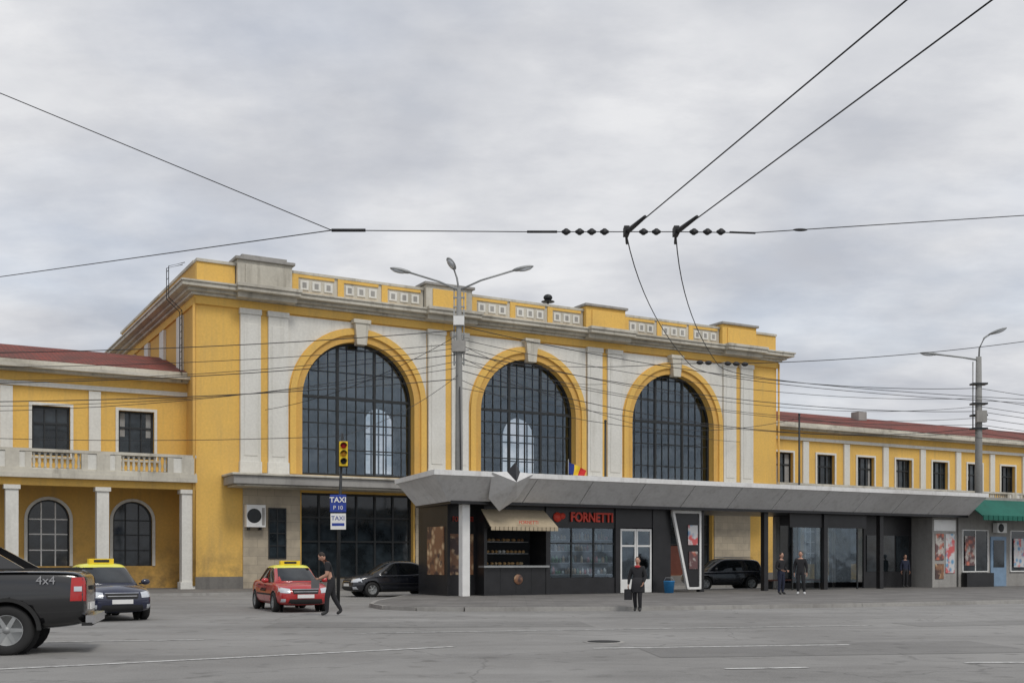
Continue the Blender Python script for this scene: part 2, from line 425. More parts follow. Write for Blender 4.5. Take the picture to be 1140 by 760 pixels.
w.box(3.75, 4.65, -.12, -.1, 1.7, 4.3, DGL)
for x in (3.75, 4.2, 4.65): w.box(x - .03, x + .03, -.16, -.1, 1.7, 4.3, DRK)
for z in (1.7, 2.35, 3.0, 3.65, 4.3): w.box(3.72, 4.68, -.155, -.1, z - .03, z + .03, DRK)
for c in AC[1:]:
    w.box(c - 1.1, c + 1.1, .25, .33, .15, 2.5, BROWN)
w.obj('side_window', st)
w = MB()
w.box(2.45, 3.45, -.55, -.15, 3.3, 4.45, WHITEP); w.lathe((2.85, -.58, 3.88), [(.34, 0), (.38, .03), (.30, .035)], DRK, 20, 'y'); w.box(3.25, 3.4, -.56, -.55, 3.4, 4.3, GRY)
w.box(2.6, 2.66, -.5, -.1, 3.15, 3.3, DRK); w.box(3.2, 3.26, -.5, -.1, 3.15, 3.3, DRK)
w.obj('air_conditioner', st, .02)
w = MB()
for y in (1.5, 2.0): w.tube([(-.35, y, 10.8), (-.35, y, 14.5), (-1.02, y, 15.1), (-1.02, y, 16.7), (-.2, y, 17.0)], .022, DRK, 6)
for z in [11.0 + .35 * i for i in range(11)]: w.tube([(-.35, 1.5, z), (-.35, 2.0, z)], .016, DRK, 5)
for z in (15.3, 15.7, 16.1, 16.5): w.tube([(-1.02, 1.5, z), (-1.02, 2.0, z)], .016, DRK, 5)
w.obj('roof_ladder', st)
w = MB()
w.tube([(-.12, -.12, .3), (-.12, -.12, 14.9)], .07, YELD, 8); w.tube([(L + .1, -.12, .3), (L + .1, -.12, 14.9)], .07, YELD, 8)
w.obj('drainpipe', st)

def wing(x_from, n, sgn, name):
    P = 4.05
    x_end = x_from + sgn * (P * n + .6)
    lo, hi = min(x_from, x_end), max(x_from, x_end)
    w = MB(); g = MB(); f = MB(); pl = MB(); bal = MB(); co = MB()
    for i in range(n):
        e0 = x_from + sgn * (i * P + .5 if i else 0); e1 = x_from + sgn * ((i + 1) * P + .5 if i < n - 1 else P * n + .6)
        a, b = min(e0, e1), max(e0, e1)
        c = x_from + sgn * (.5 + P * (i + .5))
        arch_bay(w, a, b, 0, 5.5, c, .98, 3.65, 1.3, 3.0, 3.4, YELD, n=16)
        ring(pl, c, 3.65, .98, 1.13, 2.94, 3.0, 1.3, WHT, 16)
        g.ext(arch_poly(c, .98, 3.65, 1.3, 16), 3.2, 3.22, DGL)
        arch_grid(f, c, .95, 3.65, 1.3, 3.2, [-.33, .33], [2.1, 2.9, 3.65], .03, WHITEP if i % 2 else DRK)
        ring(f, c, 3.65, .9, .98, 3.12, 3.26, 1.3, DRK, 16)
        wa, wb = c - .88, c + .88
        w.box(a, wa, 2.0, 2.5, 5.9, 10.1, YEL); w.box(wb, b, 2.0, 2.5, 5.9, 10.1, YEL)
        w.box(wa, wb, 2.0, 2.5, 5.9, 6.75, YEL); w.box(wa, wb, 2.0, 2.5, 9.2, 10.1, YEL)
        g.box(wa, wb, 2.3, 2.32, 6.75, 9.2, DGL)
        for x, t in ((wa + .05, .05), (wb - .05, .05), (c - .28, .03), (c + .28, .03)): f.box(x - t, x + t, 2.22, 2.36, 6.75, 9.2, DRK)
        for z in (6.8, 8.35, 9.15): f.box(wa, wb, 2.23, 2.35, z - .05, z + .05, DRK)
        if random.random() < .7:
            t = random.uniform(.3, .7); zc = random.choice((6.9, 6.9, 7.9))
            g.box(wa + .12, wa + t, 2.285, 2.295, zc, 9.1, CURT)
            if random.random() < .5: g.box(wb - t, wb - .12, 2.285, 2.295, zc, 9.1, CURT)
        pl.box(wa - .14, wa, 1.93, 2.0, 6.7, 9.34, WHT); pl.box(wb, wb + .14, 1.93, 2.0, 6.7, 9.34, WHT); pl.box(wa, wb, 1.93, 2.0, 9.2, 9.34, WHT)
        pl.box(wa - .22, wb + .22, 1.85, 2.0, 6.6, 6.7, CRM)
        k = 9
        for j in range(k):
            x = c - 1.0 + 2.0 * j / (k - 1)
            bal.lathe((x, 0, 5.98), [(.07, 0), (.07, .08), (.045, .14), (.085, .3), (.04, .55), (.07, .68), (.07, .74)], CRM, 8)
        for q0, q1 in ((c - P / 2, c - 1.12), (c + 1.12, c + P / 2)): bal.box(q0, q1, -.12, .12, 5.98, 6.72, WHT)
        for q in (c - 1.25, c + 1.25): bal.box(q - .14, q + .14, -.17, .17, 5.9, 6.72, CRM)
    for i in range(n + 1):
        cx = x_from + sgn * (.42 + P * i)
        pl.box(cx - .28, cx + .28, -.05, .5, .15, 4.95, WHT); pl.box(cx - .36, cx + .36, -.12, .58, 4.95, 5.15, WHT); pl.box(cx - .36, cx + .36, -.12, .58, .14, .5, WHT)
        ux = x_from + sgn * (.5 + P * i)
        if i: pl.box(ux - .28, ux + .28, 1.86, 2.0, 5.95, 10.05, WHT)
        bal.box(cx - .3, cx + .3, -.2, .2, 5.9, 6.74, CRM)
    w.box(lo, hi, 0, .45, 5.15, 5.5, YEL)
    co.box(lo, hi, -.35, 3.0, 5.5, 5.72, CRM); co.box(lo, hi, -.28, 2.0, 5.72, 5.9, CRM)
    bal.box(lo, hi, -.16, .16, 6.74, 6.88, CRM); bal.box(lo, hi, -.15, .15, 5.9, 5.98, CRM)
    co.box(lo, hi, 1.84, 2.5, 10.1, 10.32, WHT); w.box(lo, hi, 1.96, 2.5, 10.32, 10.78, YEL)
    co.box(lo, hi, 1.55, 2.5, 10.78, 10.9, CRM); co.box(lo, hi, 1.15, 2.6, 10.9, 11.06, CRM); co.box(lo, hi, 1.8, 2.3, 11.06, 11.36, CRM)
    w.box(lo, hi, 13.6, 14, 0, 11.36, YELD); w.box(x_end - .2, x_end + .2, 2.5, 13.6, 0, 11.36, YELD)
    rf = MB()
    rf.slab([(lo, 2.0, 11.3), (hi, 2.0, 11.3), (hi, 8, 13.0), (lo, 8, 13.0)], .12, TILE)
    rf.slab([(hi, 14.2, 11.3), (lo, 14.2, 11.3), (lo, 8, 13.0), (hi, 8, 13.0)], .12, TILE)
    for kx in range(2):
        cx = lo + (hi - lo) * (.2 + .45 * kx); rf.box(cx, cx + .9, 6.5, 7.3, 12, 13.4, GRY)
    w.obj(name + '_walls', st); g.obj(name + '_glass', st); f.obj(name + '_window_frames', st); pl.obj(name + '_columns', st); bal.obj(name + '_balustrade', st); co.obj(name + '_cornice', st); rf.obj(name + '_roof', st)
wing(0, 8, -1, 'left_wing'); wing(L, 18, 1, 'right_wing')

# ================================================================== GROUND
u = Vector((math.cos(ROT), math.sin(ROT), 0)); v_ = Vector((-math.sin(ROT), math.cos(ROT), 0))
def B(s, t, z=0): p = ORG + u * s + v_ * t; return (p.x, p.y, z)
w = MB()
w.quad((-2000, -1500, 0), (2000, -1500, 0), (2000, 2500, 0), (-2000, 2500, 0), ASPH); w.obj('ground')
rm = MB()
def addline(a, b, wd):
    a = Vector((*a, .008)); b = Vector((*b, .008)); d = (b - a).normalized(); p = Vector((-d.y, d.x, 0)) * wd / 2
    rm.quad(a - p, b - p, b + p, a + p, LINE)
addline((-12, 13.7), (-1.1, 20.8), .15)
addline((-9.4, 21.9), (-6.3, 22.6), .12); addline((7.2, 17.6), (12.5, 17.7), .15); addline((1.5, 20.4), (6.5, 21.3), .14); addline((3.2, 16.6), (4.5, 16.8), .14)
addline((-3.5, 24.5), (9, 27.5), .12)
rm.obj('road_marking')
w = MB()
for pts in ([(2.5, 18.5), (9.5, 19.6), (9.2, 22.4), (2.3, 20.9)], [(-6, 26.5), (2, 27.0), (1.8, 29.3), (-6.1, 28.9)], [(10, 27), (19, 29.5), (18.6, 31.2), (9.8, 28.6)]):
    w.add([(x, y, .004) for x, y in pts], [(0, 1, 2, 3)], PATCH)
w.obj('road_patch')
w = MB(); w.lathe((1.83, 22, .0), [(.42, 0), (.42, .008), (.33, .012)], GRY, 24); w.lathe((1.83, 22, .0), [(.33, .0), (.33, .016)], BLKM, 24); w.obj('manhole_cover')
w = MB(); w.box(-45, 130, -6.2, 3.0, 0, .14, PAVE)
w.box(-45, 130, -6.38, -6.2, 0, .13, GRY)
o = w.obj('station_pavement'); o.location = ORG; o.rotation_euler = (0, 0, ROT)
plat = [(-4.9, 40.5), (-4.75, 38.0), (-4.1, 36.2), (-3.0, 35.3), (-1.5, 35.0), (4, 35.5), (12, 38.2), (19, 41.4), (45, 55.5), (62, 66), B(75, -12.6)[:2], B(6.4, -12.6)[:2]]
w = MB(); w.extz(plat, 0, .14, PAVE)
n = len(plat)
for i in range(n):
    a = Vector(plat[i]); b = Vector(plat[(i + 1) % n]); d = (b - a).normalized(); p = Vector((d.y, -d.x)) * .16
    w.extz([a, a + p, b + p, b], 0, .132, GRY)
w.obj('kiosk_pavement')

# ================================================================== KIOSK
kk = root('bakery_kiosk', ORG, ROT)
ZT, ZL = 5.1, 3.95
X1 = 36.9
w = MB()
xa = [4.8, 7.6, 9.4, 12.1, 14.8, 17.5, 20.2, 22.9, 25.6, 28.3, 31.0, 33.7, X1]
xb = [5.9, 7.8, 9.3] + xa[3:]
for i in range(len(xa) - 1):
    g = .02
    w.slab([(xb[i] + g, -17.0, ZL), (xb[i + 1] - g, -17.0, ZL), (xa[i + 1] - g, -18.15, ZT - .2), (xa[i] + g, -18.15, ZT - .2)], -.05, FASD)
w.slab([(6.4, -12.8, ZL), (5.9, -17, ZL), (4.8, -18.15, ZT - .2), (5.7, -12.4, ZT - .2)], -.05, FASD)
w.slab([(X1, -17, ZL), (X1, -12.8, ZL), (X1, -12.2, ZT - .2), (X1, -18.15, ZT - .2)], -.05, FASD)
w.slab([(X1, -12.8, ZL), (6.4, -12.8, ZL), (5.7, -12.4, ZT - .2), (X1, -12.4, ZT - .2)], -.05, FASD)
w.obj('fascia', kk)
w = MB()
w.extz([(4.72, -18.24), (X1 + .03, -18.24), (X1 + .03, -12.3), (5.62, -12.3)], ZT - .2, ZT, FAS)
w.extz([(6.0, -17.05), (X1 - .05, -17.05), (X1 - .05, -12.8), (6.4, -12.8)], ZL - .08, ZL + .05, BLK)
for i in range(12): w.box(7 + i * 2.6, 7.25 + i * 2.6, -17.9, -12.5, ZT, ZT + .04, GRY)
w.obj('roof', kk)
w = MB()
T = (8.15, -18.6, 4.7); Bt = (8.15, -17.15, 3.6); Lf = (7.2, -18.3, 5.08); Rt = (9.1, -18.3, 5.08); Ll = (7.5, -17.45, 4.1); Rl = (8.8, -17.45, 4.1)
w.add([Lf, T, Ll], [(0, 1, 2)], FAS); w.add([Rt, T, Rl], [(0, 1, 2)], FAS)
w.add([Ll, T, Bt], [(0, 1, 2)], FAS); w.add([Rl, T, Bt], [(0, 1, 2)], FASD)
w.add([Lf, T, (7.85, -18.35, 5.12)], [(0, 1, 2)], FASD); w.add([Rt, T, (8.45, -18.35, 5.12)], [(0, 1, 2)], FASD)
w.add([(7.85, -18.35, 5.12), T, (8.45, -18.35, 5.12), (8.15, -18.5, 5.5), (8.15, -17.9, 5.1)], [(0, 1, 3), (1, 2, 3), (0, 3, 4), (2, 3, 4)], BLK)
w.obj('folded_ornament', kk)
w = MB()
w.box(6.68, 7.02, -16.75, -16.4, .14, ZL - .08, WHITEP)
for x in (19.1, 23.0, 26.9, 30.8): w.box(x - .13, x + .13, -16.6, -16.34, .14, ZL - .08, BLK)
for x in (19.1, 26.8, 30.8, 34.6): w.box(x - .13, x + .13, -13.3, -13.05, .14, ZL - .08, GRY)
w.obj('columns', kk, .015)
w = MB()
w.box(7.0, 17.3, -13.3, -13.05, .14, ZL - .08, BLK)
w.box(6.42, 6.54, -15.9, -13.05, .14, ZL - .08, BLK)
w.box(6.54, 7.9, -15.6, -15.5, .14, ZL - .08, BLK)
w.box(7.9, 10.9, -16.35, -16.2, .14, 1.3, BLK); w.box(7.8, 10.95, -16.5, -16.0, 1.3, 1.38, STEEL)
for x in (8.65, 9.4, 10.15): w.box(x - .01, x + .01, -16.36, -16.35, .2, 1.28, DRK)
w.box(7.9, 10.9, -16.3, -16.1, 2.95, ZL - .08, BLK)
w.box(7.86, 8.0, -16.38, -15.5, .14, ZL - .08, BLK); w.box(10.85, 11.05, -16.38, -15.0, .14, ZL - .08, BLK)
w.box(11.05, 14.55, -16.3, -16.1, 3.0, ZL - .08, BLK); w.box(11.05, 14.55, -16.3, -16.1, .14, .85, BLK)
w.box(14.45, 14.7, -16.36, -15.8, .14, ZL - .08, BLK)
w.box(14.7, 16.5, -16.3, -16.1, 3.05, ZL - .08, BLK)
w.box(16.5, 17.5, -16.34, -16.1, .14, ZL - .08, BLK)
w.box(17.3, 17.5, -16.1, -13.05, .14, ZL - .08, BLK)
w.box(7.9, 17.3, -16.05, -13.4, .14, .17, GRY)
w.obj('shop_walls', kk)
w = MB()
goods = [simple('bread_crust', (.48, .30, .13), .7), simple('bottles_green', (.06, .18, .07), .3), simple('cartons_white', (.62, .62, .58), .6), simple('jars_red', (.36, .06, .05), .4), simple('bottles_amber', (.3, .15, .05), .3), simple('packets_tan', (.5, .38, .22), .5)]
for z in (1.0, 1.5, 2.0, 2.5):
    w.box(11.15, 14.4, -16.15, -15.8, z - .03, z, STEEL)
    x = 11.25
    while x < 14.3:
        m = random.choice(goods); h = random.uniform(.16, .36); q = random.uniform(.08, .16)
        if random.random() < .9: w.lathe((x, -15.98, z), [(q * .5, 0), (q * .5, h * .7), (q * .25, h * .85), (q * .2, h)], m, 8)
        x += q + .04
for z in (1.39, 1.9, 2.4):
    w.box(8.3, 10.6, -15.3, -14.9, z - .03, z, STEEL)
    x = 8.4
    while x < 10.5:
        q = random.uniform(.12, .25); w.ell((x, -15.1, z + .07), (q * .5, .1, .07), goods[0] if random.random() < .7 else random.choice(goods), 8, 5); x += q + .04
w.obj('shelves_and_goods', kk)
w = MB()
for x in (11.1, 12.2, 13.35, 14.45): w.box(x - .03, x + .03, -16.28, -16.2, .85, 3.0, DRK)
w.box(11.1, 14.45, -16.27, -16.21, 2.3, 2.36, DRK)
w.obj('display_window_frame', kk)
w = MB(); w.box(11.08, 14.47, -16.24, -16.235, .86, 2.99, SGL); w.obj('display_window_glass', kk)
w = MB()
for x0, x1 in ((14.75, 15.6), (15.62, 16.45)):
    w.box(x0, x0 + .08, -16.3, -16.22, .16, 3.0, WHITEP); w.box(x1 - .08, x1, -16.3, -16.22, .16, 3.0, WHITEP)
    w.box(x0 + .08, x1 - .08, -16.299, -16.221, 2.9, 3.0, WHITEP); w.box(x0 + .08, x1 - .08, -16.299, -16.221, .16, .75, WHITEP); w.box(x0 + .08, x1 - .08, -16.299, -16.221, 2.2, 2.28, WHITEP)
    w.box(x0 + .08, x1 - .08, -16.26, -16.255, .75, 2.9, SGL)
w.obj('white_door', kk)
w = MB()
w.slab([(7.75, -16.35, 3.72), (10.75, -16.35, 3.72), (10.85, -17.35, 2.98), (7.65, -17.35, 2.98)], .04, BEIGE)
for i in range(16):
    x = 7.67 + i * .2; w.box(x, x + .17, -17.37, -17.34, 2.82, 2.98, BEIGE)
w.obj('awning', kk)
w = MB()
w.box(6.6, 7.75, -15.63, -15.6, 1.0, 2.7, POST1)
w.box(6.38, 6.42, -15.6, -14.0, 1.0, 3.0, POST1)
w.obj('food_posters', kk)
w = MB(); w.lathe((11.45, -16.36, 3.45), [(.2, 0), (.22, .05)], REDP, 20, 'y'); w.lathe((11.7, -16.37, 3.5), [(.13, 0), (.14, .05)], REDP, 16, 'y'); w.obj('sign_emblem', kk)
text('shop_sign_letters', 'FORNETTI', .56, (13.2, -16.36, 3.45), kk, REDP, ext=.03, sx=.86, bold=.016)
text('counter_letters', 'FORNETTI', .2, (9.4, -17.4, 3.15), kk, REDP, ext=.005)
text('side_letters', 'FORNETTI', .3, (7.25, -15.66, 3.3), kk, REDP, ext=.01, sx=.7)
w = MB(); w.lathe((9.5, -16.38, .8), [(.2, 0), (.22, .02)], POST1, 20, 'y'); w.obj('round_logo', kk)
w = MB()
def bar(p, q, t, y0, y1, mat):
    p = Vector(p); q = Vector(q); d = (q - p).normalized(); nn = Vector((-d.y, d.x)) * t
    w.ext([tuple(p - nn), tuple(q - nn), tuple(q + nn), tuple(p + nn)], y0, y1, mat)
bar((17.45, 3.8), (18.3, .3), .06, -16.62, -16.5, WHITEP); bar((19.0, 3.78), (19.0, .3), .05, -16.615, -16.505, WHITEP)
bar((17.4, 3.8), (19.05, 3.8), .06, -16.61, -16.51, WHITEP); bar((18.28, .32), (19.05, .32), .05, -16.61, -16.51, WHITEP)
w.ext([(17.55, 3.72), (18.95, 3.72), (18.95, .4), (18.35, .4)], -16.56, -16.54, BLK)
w.box(18.3, 18.85, -16.6, -16.57, 2.3, 3.2, POST3); w.box(18.35, 18.85, -16.6, -16.57, 1.2, 2.0, POST2)
w.obj('slanted_display_frame', kk)
w = MB()
for i in range(6):
    x0 = 26.9 + i * 1.28
    w.box(x0, x0 + .05, -13.3, -13.22, .14, ZL - .08, DRK); w.box(x0 + .05, x0 + 1.28, -13.27, -13.26, .4, 3.4, SGL if i % 3 else DGL)
w.box(26.9, 34.6, -13.3, -13.22, 3.4, 3.87, BLK); w.box(26.9, 34.6, -13.3, -13.22, .14, .4, BLK)
w.box(24.6, 29.8, -16.5, -16.44, 3.2, ZL - .08, BLK)
for x in (24.8, 27.0, 29.2): w.box(x - .03, x + .03, -16.48, -16.42, .14, 3.2, DRK)
w.box(24.8, 29.2, -16.455, -16.445, .5, 3.2, SGL)
w.box(31.0, 34.6, -15.2, -15.1, .14, 3.9, BLK)
for i in range(3): w.box(31.2 + i * 1.1, 32.15 + i * 1.1, -15.24, -15.2, 1.0, 2.9, DGL)
w.obj('waiting_area', kk)
w = MB()
w.box(25, 28.8, -14.6, -14.15, .55, .62, BROWN)
for x in (25.3, 26.9, 28.5): w.box(x - .04, x + .04, -14.55, -14.2, .14, .55, DRK)
w.obj('bench', kk)
w = MB()
w.box(34.7, 36.6, -16.5, -13.1, .14, ZL - .08, GRY); w.box(34.9, 35.55, -16.54, -16.5, 1.6, 3.0, POST2); w.box(35.7, 36.4, -16.54, -16.5, .9, 3.0, POST3); w.box(34.9, 35.55, -16.54, -16.5, .6, 1.4, POST1)
w.box(34.8, 36.5, -16.53, -16.5, 3.15, 3.75, WHITEP)
w.obj('poster_wall', kk, .01)

gk = root('snack_kiosk', ORG, ROT)
w = MB()
w.box(37.0, 50, -16.3, -12.7, .14, 4.9, GRY); w.box(36.96, 50.2, -16.5, -12.6, 4.9, 5.05, GRY)
w.obj('walls', gk)
w = MB()
w.slab([(36.98, -16.35, 5.0), (50, -16.35, 5.0), (50.1, -17.9, 3.95), (36.94, -17.9, 3.95)], .05, GREEN)
for i in range(33): w.box(36.95 + i * .4, 37.3 + i * .4, -17.93, -17.89, 3.72, 3.98, GREEN)
w.obj('awning', gk)
w = MB()
for a, b, z0 in ((37.3, 39.3, 1.0), (41.3, 44, 1.0), (44.3, 47, 1.0)):
    w.box(a, b, -16.34, -16.3, z0, 3.2, DGL); w.box(a - .06, a, -16.38, -16.3, z0 - .06, 3.26, WHITEP); w.box(b, b + .06, -16.38, -16.3, z0 - .06, 3.26, WHITEP)
    w.box(a, b, -16.38, -16.3, z0 - .06, z0, WHITEP); w.box(a, b, -16.38, -16.3, 3.2, 3.26, WHITEP); w.box((a + b) / 2 - .03, (a + b) / 2 + .03, -16.37, -16.3, z0, 3.2, WHITEP)
w.box(39.6, 40.9, -16.36, -16.3, .15, 2.9, simple('blue_door', (.2, .3, .42), .5)); w.box(39.8, 40.7, -16.38, -16.36, 1.2, 2.7, DGL)
w.box(37.4, 38.2, -16.41, -16.38, 1.3, 2.9, POST2); w.box(41.5, 42.4, -16.41, -16.38, 1.2, 2.8, POST3)
w.box(37.2, 39.4, -16.7, -16.34, .14, .9, BLK)
w.obj('shop_front', gk)
w = MB(); w.box(39.7, 40.5, -16.7, -16.4, 3.1, 3.65, WHITEP); w.lathe((40.0, -16.73, 3.37), [(.22, 0), (.24, .03)], DRK, 16, 'y'); w.obj('air_conditioner', gk, .02)

# ================================================================== VEHICLES
def wheel(mb, c, rad, wd, side, spokes=6):
    x, y, z = c; s = side
    prof = [(rad * .62, -wd / 2), (rad * .9, -wd / 2), (rad, -wd * .35), (rad, wd * .35), (rad * .9, wd / 2), (rad * .66, wd / 2), (rad * .62, wd * .42), (rad * .6, wd * .2)]
    mb.lathe(c, [(a, b * s) for a, b in prof], BLKM, 28, 'y')
    mb.lathe(c, [(rad * .64, s * wd * .38), (rad * .6, s * wd * .44), (rad * .57, s * wd * .3)], STEEL, 28, 'y')
    mb.lathe(c, [(rad * .16, s * wd * .3), (rad * .14, s * wd * .43)], STEEL, 12, 'y')
    for i in range(spokes):
        a = 2 * math.pi * i / spokes; d = Vector((math.cos(a), 0, math.sin(a))); p = Vector((-d.z, 0, d.x))
        o = Vector(c) + Vector((0, s * wd * .28, 0)); q = Vector((0, s * wd * .12, 0))
        r0, r1 = rad * .1, rad * .6; w0, w1 = rad * .09, rad * .07
        vs = [o + d * r0 - p * w0, o + d * r1 - p * w1, o + d * r1 + p * w1, o + d * r0 + p * w0]
        mb.add(vs + [v + q for v in vs], [(0, 1, 2, 3), (4, 5, 6, 7), (0, 1, 5, 4), (1, 2, 6, 5), (2, 3, 7, 6), (3, 0, 4, 7)], STEEL)
def vehicle(name, loc, rz, body_st, cab_st, mats, wheels, rad, details, sub=2, scale=1):
    e = root(name, loc, rz); e.scale = (scale,) * 3
    paint, roofm = mats
    m = MB(); n = None
    rings = []
    for (x, hw, zu, zd, cr) in body_st:
        h = [(0, zu), (hw * .8, zu), (hw * .97, zu + .1), (hw, zu + (zd - zu) * .45), (hw * .985, zu + (zd - zu) * .72), (hw * .94, zd - .045), (hw * .84, zd), (hw * .4, zd + cr * .8), (0, zd + cr)]
        rings.append([(x, a, b) for a, b in h] + [(x, -a, b) for a, b in h[-2:0:-1]])
    k = len(rings[0]); vs = [v for q in rings for v in q]
    fs = [(i * k + j, i * k + (j + 1) % k, (i + 1) * k + (j + 1) % k, (i + 1) * k + j) for i in range(len(rings) - 1) for j in range(k)]
    fs += [list(range(k)), list(range(len(vs) - k, len(vs)))]
    m.add(vs, fs, paint, True); m.mats.append(BLKM)
    body = m.obj('body', e, subsurf=sub); bake(body)
    cut = MB()
    for (x, y) in wheels:
        s = 1 if y > 0 else -1
        cut.lathe((x, y - s * .2, rad), [(rad * 1.17, 0), (rad * 1.17, s * .6)], BLKM, 32, 'y')
    co = cut.obj('cutter', e)
    b = body.modifiers.new('b', 'BOOLEAN'); b.object = co; b.operation = 'DIFFERENCE'; b.solver = 'EXACT'
    bake(body); bpy.data.objects.remove(co)
    for p in body.data.polygons: p.use_smooth = True
    m = MB(); rings = []
    for (x, hb, zb, ht, zt) in cab_st:
        h = [(hb, zb), (hb + (ht - hb) * .35, zb + (zt - zb) * .4), (ht + (hb - ht) * .12, zb + (zt - zb) * .82), (ht * .93, zt - .012), (ht * .55, zt + .015), (0, zt + .022)]
        rings.append([(x, a, b) for a, b in h] + [(x, -a, b) for a, b in h[-2::-1]])
    k = len(rings[0]); vs = [v for q in rings for v in q]
    fs = [(i * k + j, i * k + j + 1, (i + 1) * k + j + 1, (i + 1) * k + j) for i in range(len(rings) - 1) for j in range(k - 1)]
    fs += [list(range(k)), list(range(len(vs) - k, len(vs)))]
    m.add(vs, fs, paint, True); m.mats.append(roofm)
    cab = m.obj('cabin', e, subsurf=sub); bake(cab)
    zmax = max(v.co.z for v in cab.data.vertices)
    if len(cab.data.materials) < 2: cab.data.materials.append(roofm)
    for p in cab.data.polygons:
        p.use_smooth = True
        if p.center.z > zmax - .12 and p.normal.z > .35: p.material_index = 1
    allv = []; allf = []
    for o in (body, cab):
        off = len(allv); allv += [v.co.copy() for v in o.data.vertices]; allf += [[i + off for i in p.vertices] for p in o.data.polygons]
    bvh = BVHTree.FromPolygons(allv, allf)
    dm = MB()
    def patch(axis, q, mat, off=.008, nu=8, nv=6):
        g = []
        for j in range(nv + 1):
            for i in range(nu + 1):
                u, v = i / nu, j / nv
                a = (q[0][0] * (1 - u) + q[1][0] * u) * (1 - v) + (q[3][0] * (1 - u) + q[2][0] * u) * v
                b = (q[0][1] * (1 - u) + q[1][1] * u) * (1 - v) + (q[3][1] * (1 - u) + q[2][1] * u) * v
                if axis in ('+y', '-y'):
                    s = 1 if axis == '+y' else -1; o_ = Vector((a, s * 3, b)); d = Vector((0, -s, 0))
                else:
                    s = 1 if axis == '+x' else -1; o_ = Vector((s * 6, a, b)); d = Vector((-s, 0, 0))
                h = bvh.ray_cast(o_, d)
                g.append(h[0] - d * off if h[0] is not None else None)
        idx = {}; vs = []
        for i, p in enumerate(g):
            if p is not None: idx[i] = len(vs); vs.append(p)
        fs = []
        for j in range(nv):
            for i in range(nu):
                c4 = [j * (nu + 1) + i, j * (nu + 1) + i + 1, (j + 1) * (nu + 1) + i + 1, (j + 1) * (nu + 1) + i]
                if all(c in idx for c in c4):
                    pp = [vs[idx[c]] for c in c4]
                    if max((pp[a] - pp[b]).length for a in range(4) for b in range(4)) < .5: fs.append([idx[c] for c in c4])
        if fs: dm.add(vs, fs, mat, True)
    wm = MB()
    for (x, y) in wheels: wheel(wm, (x, y, rad), rad, .2, 1 if y > 0 else -1)
    wm.obj('wheels', e)
    ax = MB()
    for (x, y) in wheels:
        s = 1 if y > 0 else -1
        ax.lathe((x, y - s * .19, rad), [(rad * 1.15, 0), (rad * 1.15, s * .01)], BLKM, 24, 'y')
    ax.obj('wheel_wells', e)
    details(patch, dm)
    dm.obj('details', e)
    return e
HL = simple('headlamp', (.62, .65, .68), .12, .3); TL = simple('tail_lamp', (.45, .015, .015), .2, coat=.5); CHR = simple('chrome', (.55, .55, .56), .15, .9)
